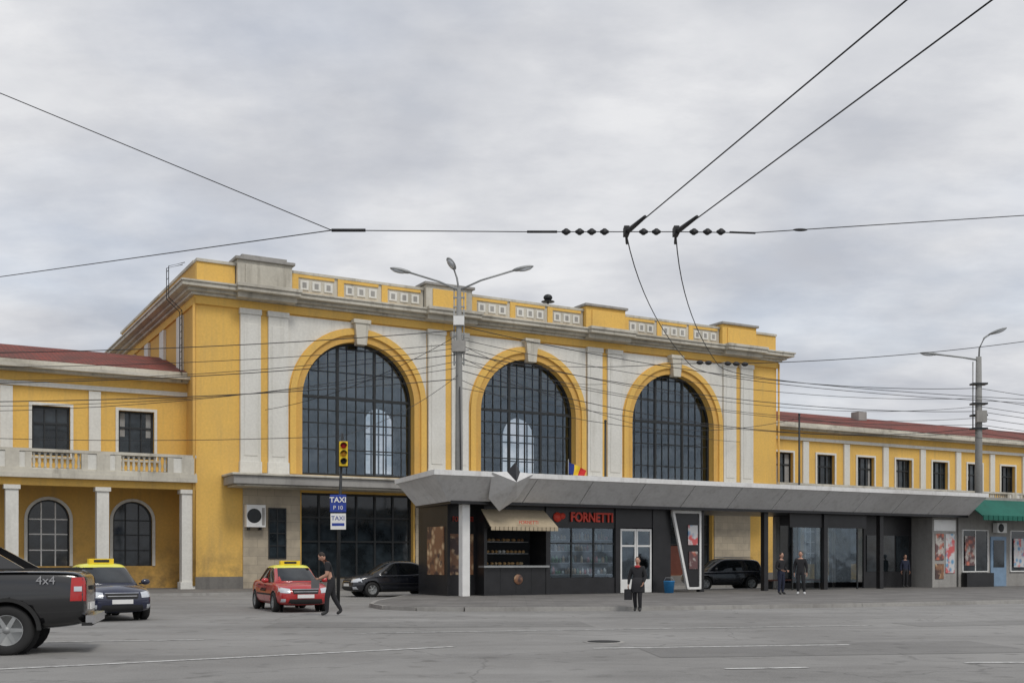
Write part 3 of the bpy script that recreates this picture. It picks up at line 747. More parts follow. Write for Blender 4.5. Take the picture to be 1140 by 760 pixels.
def sedan_details(paint, lampm=None, taxi=False, plate=WHITEP):
    def f(patch, dm):
        for s in ('+y', '-y'):
            k = 1 if s == '+y' else -1
            patch(s, [(.15, .93), (.93, .92), (.32, 1.36), (.12, 1.385)], CGL)
            patch(s, [(-.78, .94), (.07, .93), (.05, 1.385), (-.62, 1.36)], CGL)
            patch(s, [(-1.12, .96), (-.85, .95), (-.70, 1.33), (-.82, 1.29)], CGL)
            for x in (.1, 1.02, -.85): patch(s, [(x - .006, .3), (x + .006, .3), (x + .006, .9), (x - .006, .9)], BLKM, .004, 1, 10)
            patch(s, [(-1.0, .24), (1.05, .24), (1.05, .31), (-1.0, .31)], BLKM, .006, 12, 1)
            patch(s, [(-.95, .52), (.98, .52), (.98, .57), (-.95, .57)], BLKM, .012, 12, 1)
            for x in (.3, -.6): dm.cbox((x, k * .862, .83), (.17, .035, .03), BLKM)
            dm.ell((.78, k * .97, .98), (.07, .12, .08), paint); dm.tube([(.78, k * .8, .93), (.78, k * .95, .96)], .025, BLKM, 6)
            patch(s, [(1.78, .66), (2.04, .64), (2.02, .76), (1.8, .78)], HL, .008, 4, 3)
            patch(s, [(-2.05, .66), (-1.85, .66), (-1.86, .86), (-2.05, .84)], TL, .008, 4, 3)
        patch('+x', [(-.62, .97), (.62, .97), (.5, 1.37), (-.5, 1.37)], CGL, .01, 12, 6)
        patch('-x', [(-.58, 1.0), (.58, 1.0), (.48, 1.34), (-.48, 1.34)], CGL, .01, 12, 6)
        patch('+x', [(-.38, .58), (.38, .58), (.42, .72), (-.42, .72)], BLKM, .01, 10, 4)
        patch('+x', [(-.42, .715), (.42, .715), (.43, .735), (-.43, .735)], CHR, .016, 10, 1)
        patch('+x', [(-.36, .64), (.36, .64), (.37, .655), (-.37, .655)], CHR, .016, 10, 1)
        patch('+x', [(-.55, .26), (.55, .26), (.5, .42), (-.5, .42)], BLKM, .01, 10, 4)
        for k in (1, -1):
            patch('+x', [(k * .48, .60), (k * .8, .62), (k * .76, .78), (k * .47, .74)], HL, .012, 6, 5)
            patch('+x', [(k * .62, .33), (k * .74, .33), (k * .74, .43), (k * .62, .43)], HL, .012, 3, 3)
            patch('-x', [(k * .52, .66), (k * .8, .66), (k * .78, .86), (k * .56, .86)], TL, .012, 4, 3)
        dm.box(2.1, 2.135, -.26, .26, .45, .56, plate); dm.box(-2.14, -2.1, -.26, .26, .6, .71, plate)
        dm.tube([(1.02, -.4, .98), (.93, .05, 1.03)], .01, BLKM, 4); dm.tube([(1.02, .1, .98), (.93, .5, 1.03)], .01, BLKM, 4)
        if taxi:
            dm.box(-.08, .12, -.32, .32, 1.47, 1.6, YELF); dm.box(-.085, .125, -.2, .2, 1.5, 1.57, BLK)
            for k in (1, -1):
                for i in range(8): dm.cbox((-.35 + i * .1, k * (.868), .66 + (.05 if i % 2 else 0)), (.09, .012, .045), BLKM)
    return f
sed_body = [(-2.1, .70, .36, .82, .02), (-2.0, .80, .26, .95, .02), (-1.6, .845, .2, .985, .02), (-1.1, .86, .19, .96, .02), (0, .865, .19, .92, .02), (.9, .86, .19, .91, .03), (1.3, .85, .19, .90, .05), (1.75, .82, .2, .83, .06), (2.02, .74, .24, .74, .05), (2.12, .62, .33, .62, .02)]
sed_cab = [(-1.62, .70, .95, .60, .98), (-1.35, .73, .92, .58, 1.13), (-.85, .76, .90, .58, 1.40), (-.5, .77, .88, .59, 1.455), (.05, .775, .88, .6, 1.47), (.35, .77, .88, .58, 1.44), (.8, .75, .88, .58, 1.17), (1.2, .72, .88, .62, .93)]
REDC = simple('red_car_paint', (.42, .018, .018), .3, 0, .05, 2, .8)
BLKC = simple('black_car_paint', (.012, .014, .02), .25, 0, .1, 2, .9)
NAVC = simple('navy_car_paint', (.01, .014, .04), .25, 0, .1, 2, .9)
YELC = simple('yellow_car_paint', (.80, .76, .05), .35, 0, .05, 2, .6)
sw = [(1.3, .76), (1.3, -.76), (-1.35, .76), (-1.35, -.76)]
vehicle('taxi_car', (-7.25, 36.0, 0), R(-65), sed_body, sed_cab, (REDC, YELC), sw, .31, sedan_details(REDC, taxi=True))
vehicle('taxi_car', (-11.55, 31.0, 0), R(-55), sed_body, sed_cab, (NAVC, YELC), sw, .31, sedan_details(NAVC, taxi=True), scale=1.04)
vehicle('parked_car', B(6.1, -11.1), ROT + math.pi, sed_body, sed_cab, (BLKC, BLKC), sw, .31, sedan_details(BLKC), scale=1.06)
suv_body = [(-2.1, .72, .4, .95, .02), (-2.0, .84, .3, 1.05, .02), (-1.4, .9, .26, 1.06, .02), (0, .91, .25, 1.02, .02), (1.0, .9, .25, 1.02, .04), (1.7, .87, .27, .98, .05), (2.05, .8, .32, .88, .04), (2.15, .68, .42, .72, .02)]
suv_cab = [(-2.0, .74, 1.0, .64, 1.05), (-1.9, .78, 1.0, .66, 1.55), (-1.6, .8, 1.0, .66, 1.66), (0, .82, .98, .68, 1.7), (.4, .81, .98, .66, 1.64), (.8, .79, .98, .66, 1.35), (1.25, .76, .98, .66, 1.04)]
def suv_details(patch, dm):
    for s in ('+y', '-y'):
        k = 1 if s == '+y' else -1
        patch(s, [(.1, 1.05), (.9, 1.04), (.4, 1.53), (.08, 1.56)], CGL); patch(s, [(-.85, 1.06), (.03, 1.05), (.02, 1.56), (-.85, 1.55)], CGL); patch(s, [(-1.7, 1.1), (-.93, 1.06), (-.93, 1.54), (-1.55, 1.5)], CGL)
        dm.ell((.8, k * 1.0, 1.1), (.07, .12, .09), BLKC)
        dm.tube([(-1.5, k * .6, 1.72), (.2, k * .6, 1.75)], .02, STEEL, 6)
        patch(s, [(-1.3, .28), (1.2, .28), (1.2, .42), (-1.3, .42)], BLKM, .01, 12, 2)
    patch('-x', [(-.58, 1.12), (.58, 1.12), (.5, 1.5), (-.5, 1.5)], CGL, .01, 10, 5); patch('+x', [(-.6, 1.06), (.6, 1.06), (.52, 1.52), (-.52, 1.52)], CGL, .01, 10, 5)
    for k in (1, -1):
        patch('-x', [(k * .6, .8), (k * .8, .8), (k * .78, 1.02), (k * .62, 1.02)], TL, .012, 3, 3); patch('+x', [(k * .5, .72), (k * .8, .74), (k * .76, .86), (k * .5, .84)], HL, .012, 4, 3)
    dm.box(-2.13, -2.1, -.26, .26, .7, .81, WHITEP)
vehicle('parked_suv', B(25.6, -10.3), ROT + R(165), suv_body, suv_cab, (BLKC, BLKC), [(1.35, .8), (1.35, -.8), (-1.3, .8), (-1.3, -.8)], .36, suv_details)
pu_body = [(-2.66, .80, .52, 1.18, .0), (-2.62, .87, .48, 1.36, .0), (-2.3, .91, .42, 1.38, .0), (-1.5, .92, .38, 1.38, .0), (-.8, .92, .34, 1.37, .0), (.3, .92, .33, 1.2, .0), (1.2, .92, .33, 1.17, .04), (1.9, .9, .36, 1.14, .06), (2.4, .84, .4, 1.05, .06), (2.6, .7, .5, .9, .02)]
pu_cab = [(-.98, .78, 1.25, .68, 1.3), (-.9, .80, 1.15, .68, 1.74), (-.7, .81, 1.12, .68, 1.83), (.2, .82, 1.1, .69, 1.86), (.6, .82, 1.1, .67, 1.8), (1.1, .8, 1.1, .68, 1.45), (1.6, .76, 1.1, .66, 1.17)]
PK = simple('pickup_black_paint', (.01, .01, .011), .22, 0, .1, 2, .9)
def pu_details(patch, dm):
    for s in ('+y', '-y'):
        k = 1 if s == '+y' else -1
        patch(s, [(.15, 1.2), (1.2, 1.2), (.62, 1.7), (.12, 1.73)], CGL); patch(s, [(-.78, 1.22), (.08, 1.2), (.06, 1.73), (-.72, 1.7)], CGL)
        vs = [(-.8, 1.84), (-1.0, 1.84), (-1.75, 1.39), (-.9, 1.39)]
        o = [(x, k * (.70 + (1.84 - z) * .32), z) for x, z in vs]; i_ = [(x, k * (.60 + (1.84 - z) * .32), z) for x, z in vs]
        dm.add(o + i_, [(0, 1, 2, 3), (4, 5, 6, 7), (0, 1, 5, 4), (1, 2, 6, 5), (2, 3, 7, 6), (3, 0, 4, 7)], PK)
        dm.box(-2.6, -.95, k * .84 - .05, k * .84 + .05, 1.385, 1.42, BLKM)
        dm.ell((1.1, k * 1.05, 1.25), (.08, .14, .11), PK)
        for x in (-1.0, .1): patch(s, [(x - .006, .5), (x + .006, .5), (x + .006, 1.15), (x - .006, 1.15)], BLKM, .004, 1, 10)
        patch(s, [(-2.64, .88), (-2.42, .88), (-2.44, 1.27), (-2.62, 1.27)], TL, .012, 4, 6)
        patch(s, [(-2.60, 1.04), (-2.48, 1.04), (-2.48, 1.12), (-2.60, 1.12)], HL, .02, 3, 3)
        for j in range(16):
            a, b = math.pi * j / 16, math.pi * (j + 1) / 16
            for xc in (-1.45, 1.75):
                r0, r1 = .47, .53
                pts = [(xc + r0 * math.cos(a), r0 * math.sin(a) + .41), (xc + r1 * math.cos(a), r1 * math.sin(a) + .41), (xc + r1 * math.cos(b), r1 * math.sin(b) + .41), (xc + r0 * math.cos(b), r0 * math.sin(b) + .41)]
                dm.ext(pts, k * .86, k * .955, BLKM)
        dm.box(-.9, 1.2, k * .95 - .05, k * .95 + .05, .36, .42, BLKM)
    for k in (1, -1): patch('-x', [(k * .74, .88), (k * .86, .88), (k * .85, 1.27), (k * .74, 1.27)], TL, .012, 3, 5)
    dm.box(-2.8, -2.66, -.86, .86, .5, .64, CHR); dm.box(-2.76, -2.6, -.9, .9, .47, .52, BLKM)
    dm.box(-2.69, -2.66, -.26, .26, .72, .83, WHITEP); dm.box(-2.69, -2.655, -.15, .15, 1.05, 1.12, BLKM)
    patch('-x', [(-.55, 1.4), (.55, 1.4), (.5, 1.72), (-.5, 1.72)], CGL, .01, 8, 5)
pk = vehicle('pickup_truck', (-10.36, 19.4, 0), R(195), pu_body, pu_cab, (PK, PK), [(-1.45, .8), (-1.45, -.8), (1.75, .8), (1.75, -.8)], .41, pu_details, scale=1.05)
text('side_decal', '4x4', .2, (-2.05, .93, 1.22), pk, CHR, rot=(R(90), 0, R(180)), ext=.004)

# ================================================================== PEOPLE
BASE = dict(pelvis=(0, 0, .94), spine=(0, 0, 1.12), chest=(0, 0, 1.32), neck=(0, 0, 1.46), head=(0, -.01, 1.54),
    shL=(.175, 0, 1.39), elL=(.235, .03, 1.12), wrL=(.245, -.03, .88), shR=(-.175, 0, 1.39), elR=(-.235, .03, 1.12), wrR=(-.245, -.03, .88),
    hiL=(.09, 0, .90), knL=(.1, -.02, .5), anL=(.1, .03, .1), toL=(.12, -.13, .04), hiR=(-.09, 0, .90), knR=(-.1, -.02, .5), anR=(-.1, .03, .1), toR=(-.12, -.13, .04))
RAD = dict(pelvis=.145, spine=.135, chest=.16, neck=.06, head=.052, shL=.082, elL=.056, wrL=.037, shR=.082, elR=.056, wrR=.037, hiL=.112, knL=.076, anL=.056, toL=.045, hiR=.112, knR=.076, anR=.056, toR=.045)
EDG = [('pelvis', 'spine'), ('spine', 'chest'), ('chest', 'neck'), ('neck', 'head'), ('chest', 'shL'), ('shL', 'elL'), ('elL', 'wrL'), ('chest', 'shR'), ('shR', 'elR'), ('elR', 'wrR'),
       ('pelvis', 'hiL'), ('hiL', 'knL'), ('knL', 'anL'), ('anL', 'toL'), ('pelvis', 'hiR'), ('hiR', 'knR'), ('knR', 'anR'), ('anR', 'toR')]
def person(name, loc, rz, pose, top, pants, shoes=SHOE, hair=HAIRD, scale=1, sleeves=True, bulk=1.0, longhair=False, coat=None):
    e = root(name, loc, rz); e.scale = (scale,) * 3
    J = dict(BASE); J.update(pose); keys = list(J)
    me = bpy.data.meshes.new('figure'); me.from_pydata([J[k] for k in keys], [(keys.index(a), keys.index(b)) for a, b in EDG], [])
    o = bpy.data.objects.new('figure', me); scene.collection.objects.link(o); o.parent = e
    sk = o.modifiers.new('skin', 'SKIN'); sk.use_smooth_shade = True
    for i, k in enumerate(keys):
        q = RAD[k] * (bulk if k in ('pelvis', 'spine', 'chest', 'shL', 'shR', 'elL', 'elR') else 1)
        sv = me.skin_vertices[0].data[i]
        fl = (q, q * .72) if k in ('pelvis', 'spine', 'chest') else (q, q)
        sv.radius = fl; sv.use_root = (k == 'pelvis')
    ss = o.modifiers.new('s', 'SUBSURF'); ss.levels = ss.render_levels = 2
    bake(o)
    for m in (top, pants, SKIN, shoes): o.data.materials.append(m)
    segs = [(Vector(J[a]), Vector(J[b]), a, b) for a, b in EDG]
    for p in o.data.polygons:
        c = p.center; best = None
        for a, b, ka, kb in segs:
            d = b - a; t = max(0, min(1, (c - a).dot(d) / d.length_squared)); q = (c - a - d * t).length
            if best is None or q < best[0]: best = (q, ka, kb, t)
        _, ka, kb, t = best; k = 0
        if kb in ('head',): k = 2
        elif kb == 'neck' and t > .8: k = 2
        elif kb in ('wrL', 'wrR'): k = 0 if sleeves and t < .93 else 2
        elif kb in ('elL', 'elR') and not sleeves and t > .6: k = 2
        elif kb in ('hiL', 'hiR', 'knL', 'knR', 'anL', 'anR'): k = 1
        elif kb in ('toL', 'toR'): k = 3
        elif kb == 'spine' and t < .15: k = 1
        if kb in ('anL', 'anR') and t > .95: k = 3
        p.material_index = k; p.use_smooth = True
    hd = MB(); nk = Vector(J['neck']); hb = Vector(J['head']); d = (hb - nk).normalized(); c = hb + d * .1
    X = Vector((1, 0, 0)); Yv = d.cross(X).normalized(); M = Matrix((X, Yv, d)).transposed()
    def P(x, y, z): return c + M @ Vector((x, y, z))
    hd.ell(c, (.074, .09, .112), SKIN, 18, 12, M); hd.ell(P(0, -.02, -.06), (.052, .062, .055), SKIN, 12, 8, M)
    hd.ell(P(0, -.092, -.018), (.013, .02, .026), SKIN, 8, 6, M)
    for k in (1, -1):
        hd.ell(P(k * .075, .008, -.01), (.012, .022, .032), SKIN, 8, 6, M); hd.ell(P(k * .029, -.082, .008), (.011, .008, .007), WHITEP, 8, 6, M); hd.ell(P(k * .029, -.088, .008), (.005, .004, .005), HAIRD, 6, 5, M)
        hd.ell(P(k * .029, -.084, .026), (.016, .008, .004), hair, 6, 5, M)
    hd.ell(P(0, -.081, -.06), (.022, .008, .006), REDF, 8, 5, M)
    hd.obj('head', e)
    h = MB(); h.ell(P(0, .022, .03), (.082, .088, .097), hair, 18, 12, M)
    if longhair: h.ell(P(0, .055, -.06), (.075, .05, .12), hair, 12, 8, M)
    h.obj('hair', e)
    hm = MB()
    for s in ('L', 'R'):
        wv = Vector(J['wr' + s]); el = Vector(J['el' + s]); d = (wv - el).normalized(); k = 1 if s == 'L' else -1
        side = Vector((0, -1, 0)); side = (side - d * side.dot(d)).normalized(); out = d.cross(side).normalized()
        M2 = Matrix((side, out, d)).transposed()
        hm.ell(wv + d * .05, (.042, .018, .055), SKIN, 10, 8, M2)
        inn = out * (1 if (out.x * -k) > 0 else -1)
        for i, ln in enumerate((.072, .08, .075, .06)):
            b0 = wv + d * .09 + side * (.03 - .02 * i)
            hm.tube([b0, b0 + d * ln * .45 + inn * .006, b0 + d * ln * .8 + inn * .022, b0 + d * ln * .95 + inn * .04], [.009, .0085, .0075, .006], SKIN, 6)
        b0 = wv + d * .03 + side * .035
        hm.tube([b0, b0 + side * .022 + d * .028, b0 + side * .03 + d * .055 + inn * .012], [.011, .009, .007], SKIN, 6)
    hm.obj('hands', e)
    if coat:
        cm, zt, zb, wd = coat; g = MB(); n = 18; pr = []
        pv = Vector(J['pelvis'])
        lv = [(zt, .155 * bulk, .115 * bulk), ((zt + zb) / 2, .185 * bulk, .14 * bulk), (zb + .03, wd, wd * .75), (zb, wd * .98, wd * .73)]
        vs = []
        for z, a, b in lv:
            for j in range(n):
                t = 2 * math.pi * j / n; wv = 1 + .04 * math.sin(3 * t + z * 9)
                vs.append((pv.x + a * math.cos(t) * wv, pv.y + b * math.sin(t) * wv, z))
        fs = [(i * n + j, i * n + (j + 1) % n, (i + 1) * n + (j + 1) % n, (i + 1) * n + j) for i in range(3) for j in range(n)] + [list(range(3 * n, 4 * n)), list(range(n))]
        g.add(vs, fs, cm, True); g.obj('coat_hem', e)
    return e
CB = simple('cloth_black', (.02, .02, .023), .9); CN = simple('cloth_navy', (.02, .025, .05), .9); CG = simple('cloth_grey', (.12, .12, .125), .9); CR = simple('cloth_red', (.4, .03, .04), .9); WS = simple('white_shoes', (.55, .55, .55), .6)
p = person('man_by_taxi', (-5.28, 32.3, 0), R(-80), dict(spine=(0, -.03, 1.12), chest=(0, -.09, 1.31), neck=(0, -.15, 1.44), head=(0, -.2, 1.51), shL=(.175, -.1, 1.38), shR=(-.175, -.1, 1.38),
    elL=(.21, -.12, 1.10), wrL=(.14, -.34, 1.0), elR=(-.21, -.1, 1.10), wrR=(-.14, -.32, .98), knL=(.1, -.12, .5), anL=(.1, -.12, .1), toL=(.11, -.28, .04), knR=(-.1, .06, .5), anR=(-.1, .27, .13), toR=(-.11, .14, .04)), CB, CB, sleeves=False, scale=1.08)
w = MB(); w.box(-.14, .14, -.54, -.32, .74, 1.02, CG); w.tube([(-.1, -.42, 1.02), (-.1, -.39, 1.08), (.1, -.39, 1.08), (.1, -.42, 1.02)], .012, CB); w.obj('bag', p, .03)
p = person('woman_in_coat', (3.95, 34.7, 0), R(-15), dict(knL=(.08, -.1, .5), anL=(.08, -.04, .1), toL=(.09, -.2, .04), anR=(-.09, .12, .12), toR=(-.1, -.03, .04), elR=(-.27, .03, 1.12), wrR=(-.3, -.02, .86), elL=(.25, .0, 1.12), wrL=(.2, -.14, .93)), CB, CB, bulk=1.15, scale=.98, longhair=True, coat=(CB, 1.1, .62, .23))
w = MB(); w.box(-.42, -.2, -.12, .12, .38, .72, CB); w.tube([(-.3, -.08, .72), (-.31, -.03, .84), (-.3, .06, .72)], .01, CB); w.ell((0, -.03, 1.44), (.1, .095, .055), CR); w.obj('shopping_bag', p, .02)
p = person('standing_man', (11.45, 47.0, .14), R(30), dict(wrL=(.16, -.2, 1.0), wrR=(-.16, -.2, 1.02)), CB, CN, scale=1.02)
p = person('standing_man', (12.2, 46.7, .14), R(-20), dict(knL=(.12, -.06, .5), anL=(.14, .02, .1), toL=(.17, -.13, .04)), CB, CB, shoes=WS, scale=1.05, bulk=1.08)
w = MB(); w.box(-.15, .15, .1, .26, 1.0, 1.42, CG); w.obj('backpack', p, .04)
p = person('waiting_person', (B(33.3, -15.9)[0], B(33.3, -15.9)[1], .14), R(10), {}, CN, CB, scale=1.0, bulk=1.1)
wb = root('waste_bin', B(16.9, -17.0, .14))
w = MB(); w.lathe((0, 0, 0), [(.2, 0), (.25, .5), (.27, .52), (.24, .54)], simple('bin_blue', (.03, .22, .5), .5), 16); w.tube([(-.25, 0, .5), (-.15, 0, .68), (.15, 0, .68), (.25, 0, .5)], .012, STEEL, 6); w.obj('bin_body', wb)

# ================================================================== POLES & LAMPS
def lamp_head(mb, p, d, ln=1.0):
    d = Vector(d).normalized(); s = d.cross(Vector((0, 0, 1))).normalized(); up = s.cross(d).normalized()
    M = Matrix((d, s, up)).transposed(); c = Vector(p) + d * ln * .45
    mb.ell(c, (ln * .5, .17, .1), STEEL, 14, 8, M); mb.ell(c + d * .08 - up * .05, (ln * .34, .14, .09), HL, 12, 8, M)
e = root('street_lamp', (-2.4, 50.0, 0))
w = MB(); w.tube([(0, 0, 0), (0, 0, 10.5), (0, 0, 13.9)], [.2, .15, .1], POLE, 12); w.obj('pole', e)
w = MB()
w.tube([(0, 0, 13.8), (-.9, -.2, 14.15), (-2.2, -.4, 14.5)], .045, STEEL); lamp_head(w, (-2.15, -.4, 14.5), (-1, -.15, .18))
w.tube([(0, 0, 13.8), (1.0, -.2, 14.2), (2.5, -.4, 14.6)], .045, STEEL); lamp_head(w, (2.45, -.4, 14.6), (1, -.15, .16))
w.tube([(0, 0, 13.8), (-.1, .2, 14.4), (-.25, -.2, 14.8)], .045, STEEL); lamp_head(w, (-.2, .0, 14.75), (-.3, -1, .35))
w.obj('lamp_arms', e)
w = MB()
for k in (-.22, .22): w.tube([(k, 0, 10.4), (k, 0, 13.9)], .03, STEEL, 6)
for z in [10.5 + .42 * i for i in range(9)]: w.box(-.26, .26, -.05, .05, z, z + .06, STEEL)
w.box(-.3, .3, -.25, .05, 11.0, 11.5, GRY); w.box(-.24, .24, -.22, .0, 12.2, 12.6, WHITEP)
w.tube([(0, 0, 11.1), (.45, 0, 11.1)], .03, STEEL)
w.obj('bracket', e)
e = root('street_lamp', (28.3, 67.0, 0))
w = MB(); w.tube([(0, 0, 0), (0, 0, 10.5), (0, 0, 13.9)], [.24, .2, .16], POLE, 12); w.obj('pole', e)
w = MB()
w.tube([(0, 0, 13.7), (-1.0, -.1, 13.85), (-2.7, -.3, 14.0)], .055, STEEL); lamp_head(w, (-2.6, -.3, 14.0), (-1, -.1, .05), 1.2)
w.tube([(0, 0, 13.5), (.0, -.1, 14.4), (.25, -.2, 15.0), (.6, -.3, 15.25)], .055, STEEL); lamp_head(w, (.5, -.3, 15.2), (1, -.5, .35), 1.1)
w.obj('lamp_arms', e)
w = MB()
for z in (9.5, 10.3, 11.0, 12.2): w.box(-.45, .45, -.28, .28, z, z + .1, DRK)
w.box(-.3, .3, -.5, -.2, 9.9, 10.6, GRY)
w.tube([(-.35, 0, 9.5), (-.35, 0, 13.6)], .04, STEEL); w.obj('bracket', e)
e = root('taxi_sign', (-6.3, 40.0, 0))
w = MB(); w.tube([(0, 0, 0), (.05, 0, 3.2), (.16, 0, 6.2)], [.07, .06, .045], DRK, 8); w.obj('pole', e)
w = MB(); w.box(-.27, .31, -.12, -.08, 3.35, 3.98, BLUE); w.box(-.25, .3, -.12, -.08, 2.72, 3.3, WHITEP); w.box(-.2, .25, -.125, -.12, 2.85, 2.95, BLUE); w.obj('sign_plates', e)
text('sign_letters', 'TAXI', .27, (.02, -.13, 3.78), e, WHITEP, ext=.003, bold=.006); text('sign_letters', 'P 10', .2, (.02, -.13, 3.5), e, WHITEP, ext=.003)
text('plate_letters', 'TAXI', .22, (.02, -.125, 3.12), e, BLUE, ext=.003)
# traffic signal head on the same pole
e = root('traffic_light', (-6.08, 39.84, 5.0), R(12))
w = MB(); w.box(-.15, .15, -.1, .1, 0, .88, YELF); w.box(-.18, .18, .1, .12, -.04, .92, BLK); w.box(-.05, .05, .1, .2, .2, .26, DRK); w.box(-.05, .05, .1, .2, .66, .72, DRK)
w.obj('housing', e, .02)
w = MB()
for z, m in ((.16, BLKM), (.44, simple('amber_lens', (.75, .32, .02), .3)), (.72, REDF)):
    w.lathe((0, -.14, z), [(.09, 0), (.1, .05)], m, 18, 'y')
    for i in range(10):
        a, b = math.pi * i / 10, math.pi * (i + 1) / 10
        w.ext([(.11 * math.cos(a), z + .11 * math.sin(a)), (.12 * math.cos(a), z + .12 * math.sin(a)), (.12 * math.cos(b), z + .12 * math.sin(b)), (.11 * math.cos(b), z + .11 * math.sin(b))], -.25, -.1, BLKM)
w.obj('lenses', e)
def flag(name, loc, rz, h=.9, wd=.5, cols=None):
    e = root(name, loc, rz); m = MB()
    m.tube([(0, 0, -.3), (0, 0, h + .1)], .015, STEEL, 6); m.obj('staff', e); m = MB()
    for k, mt in enumerate((BLUF, YELF, REDF)):
        nu, nv = 4, 8; vs = []
        for j in range(nv + 1):
            for i in range(nu + 1):
                a = (k + i / nu) / 3; b = j / nv
                vs.append((a * wd * (1 - .25 * b), .06 * math.sin(a * 9 + b * 3), h - b * h * .8 - a * .35 * (1 - b * .3)))
        m.add(vs, [(j * (nu + 1) + i, j * (nu + 1) + i + 1, (j + 1) * (nu + 1) + i + 1, (j + 1) * (nu + 1) + i) for j in range(nv) for i in range(nu)], mt, True)
    m.obj('cloth', e); return e
flag('flag', B(11.2, -17.6, ZT), R(15), .62, .8)
for nm, X, Y, h in (('steel_pole', 4.44, 52.5, 8.2), ('steel_pole', 15.6, 60, 9.5)):
    w = MB(); w.tube([(X, Y, 0), (X, Y, h)], [.07, .05], DRK, 8); w.ell((X, Y, h), (.07, .07, .07), DRK); w.obj(nm)

# ================================================================== WIRES
w = MB()
def line(pts, r=.009, mat=WIRE): w.tube(pts, r, mat, 6)
LJ = (-2.4, 14.7, 6.02)
line([LJ, (-6.5, 14.2, 7.6), (-14.0, 13.3, 10.4)], .0062)
line([LJ, (-9.3, 20.0, 6.75), (-22, 29.6, 8.3)], .007)
line([LJ, (.2, 14.7, 6.0), (1.52, 14.7, 6.0), (2.18, 14.7, 6.0), (3.2, 14.75, 6.0)], .0065)
line([(3.2, 14.75, 6.0), (7.4, 16.0, 6.62), (24, 21, 9.0)], .0065)
def trolley(x, xf):
    a = Vector((x, 14.7, 5.97)); d = Vector((.2415, -.97, 0)).normalized()
    line([a + d * 30, a + d * 6.2, a], .0078)
    b = Vector((xf, 24.7, 5.97)); pts = []
    q1 = Vector((x + .75, 19.2, 5.9))
    for i in range(13):
        t = i / 12; pts.append(a * (1 - t) ** 2 + q1 * 2 * t * (1 - t) + b * t * t)
    q2 = b + (b - q1).normalized() * 2.4; f = Vector((xf + 7, 29.5 + (xf - 4) * -.6, 5.97))
    for i in range(1, 11):
        t = i / 10; pts.append(b * (1 - t) ** 2 + q2 * 2 * t * (1 - t) + f * t * t)
    pts.append(Vector((50, 43 - (xf - 4) * .6, 5.97)))
    line(pts, .008)
    w.tube([a + d * .05 + Vector((0, 0, .02)), a + d * .7 + Vector((0, 0, .02))], [.036, .022], WIRE, 8)
    w.box(a.x - .035, a.x + .035, a.y - .08, a.y + .08, 5.95, 6.06, WIRE)
    w.tube([a, Vector((x + .05, 15.1, 5.96))], .018, WIRE, 8)
trolley(1.52, 4.0); trolley(2.18, 4.62)
for x in (.72, .9, 1.06, 1.23, 1.75, 1.92, 2.42, 2.6, 2.78):
    w.lathe((x, 14.7, 6.0), [(.0, -.045), (.028, -.045), (.042, -.02), (.042, .02), (.028, .045), (0, .045)], WIRE, 10, 'y')
    w.ell((x, 14.7, 6.0), (.065, .034, .034), WIRE, 10, 6)
w.tube([(.2, 14.7, 6.0), (.6, 14.7, 6.0)], .017, WIRE); w.tube([(2.9, 14.72, 6.0), (3.25, 14.76, 6.0)], .014, WIRE); w.tube([(-2.4, 14.7, 6.02), (-1.95, 14.7, 6.02)], .022, WIRE)
w.ell((3.9, 14.95, 6.1), (.1, .02, .02), WIRE)
line(sag((-2.4, 50, 11.0), (3.7, 24.9, 6.05), .3)); line([(3.7, 24.9, 6.05), (4.3, 24.7, 6.02), (5.6, 25.0, 6.08)]); line(sag((5.6, 25.0, 6.08), (12.5, 27, 6.96), .08) + [(40, 35, 10.2)])
for x in (4.2, 4.4, 4.85, 5.05, 5.25): w.ell((x, 24.7 + (x - 4.2) * .2, 6.04), (.08, .05, .05), WIRE, 10, 6)
w.obj('overhead_trolley_wires')
w = MB()
P1 = Vector((-2.4, 50, 0)); P3 = Vector((28.3, 67, 0))
def cab(a, b, s, r=.016): w.tube(sag(a, b, s, 18), r, WIRE, 5)
for i, (z1, z2, s) in enumerate([(12.2, 12.0, .9), (11.6, 11.4, .9), (11.3, 10.9, 1.3), (11.0, 10.6, .8), (10.7, 10.2, 1.1), (10.5, 9.8, .9), (10.2, 9.6, 1.4), (9.4, 9.3, .9)]):
    cab((P1.x, P1.y, z1), (P3.x, P3.y, z2), s, .014 + .005 * (i % 3 == 0))
    cab((P3.x, P3.y, z2), (60, 80, z2), .6, .017)
for i, (z1, zl, s, yy) in enumerate([(12.0, 9.6, .5, 42), (11.4, 9.9, .6, 46), (11.2, 9.2, .9, 44), (10.9, 8.6, .7, 42), (10.6, 8.4, 1.1, 48), (10.3, 8.9, .9, 50), (9.8, 7.6, .6, 40)]):
    cab((P1.x, P1.y, z1), (-34, yy, zl), s, .014 + .005 * (i % 3 == 0))
cab((P1.x, P1.y, 11.4), B(24.85, -.3, 12.4), .6, .014); cab((P1.x, P1.y, 11.8), B(3.5, -.3, 9.4), .5, .014); cab((P1.x, P1.y, 10.8), B(35.5, -.3, 9.4), .8, .014)
cab((-6.15, 40, 6.1), (-34, 44, 7.4), .5, .012); cab((-6.15, 40, 6.1), (P1.x, P1.y, 10), .3, .012); cab((4.44, 52.5, 8.1), (P1.x, P1.y, 9.8), .3, .014); cab((4.44, 52.5, 8.1), (15.6, 60, 9.3), .5, .014); cab((15.6, 60, 9.3), (60, 72, 9.3), 1.0, .014)
w.tube([(P1.x + .05, P1.y - .25, 9.4), (P1.x + .1, P1.y - .25, 5.2)], .03, WIRE, 6)
w.obj('overhead_cables')

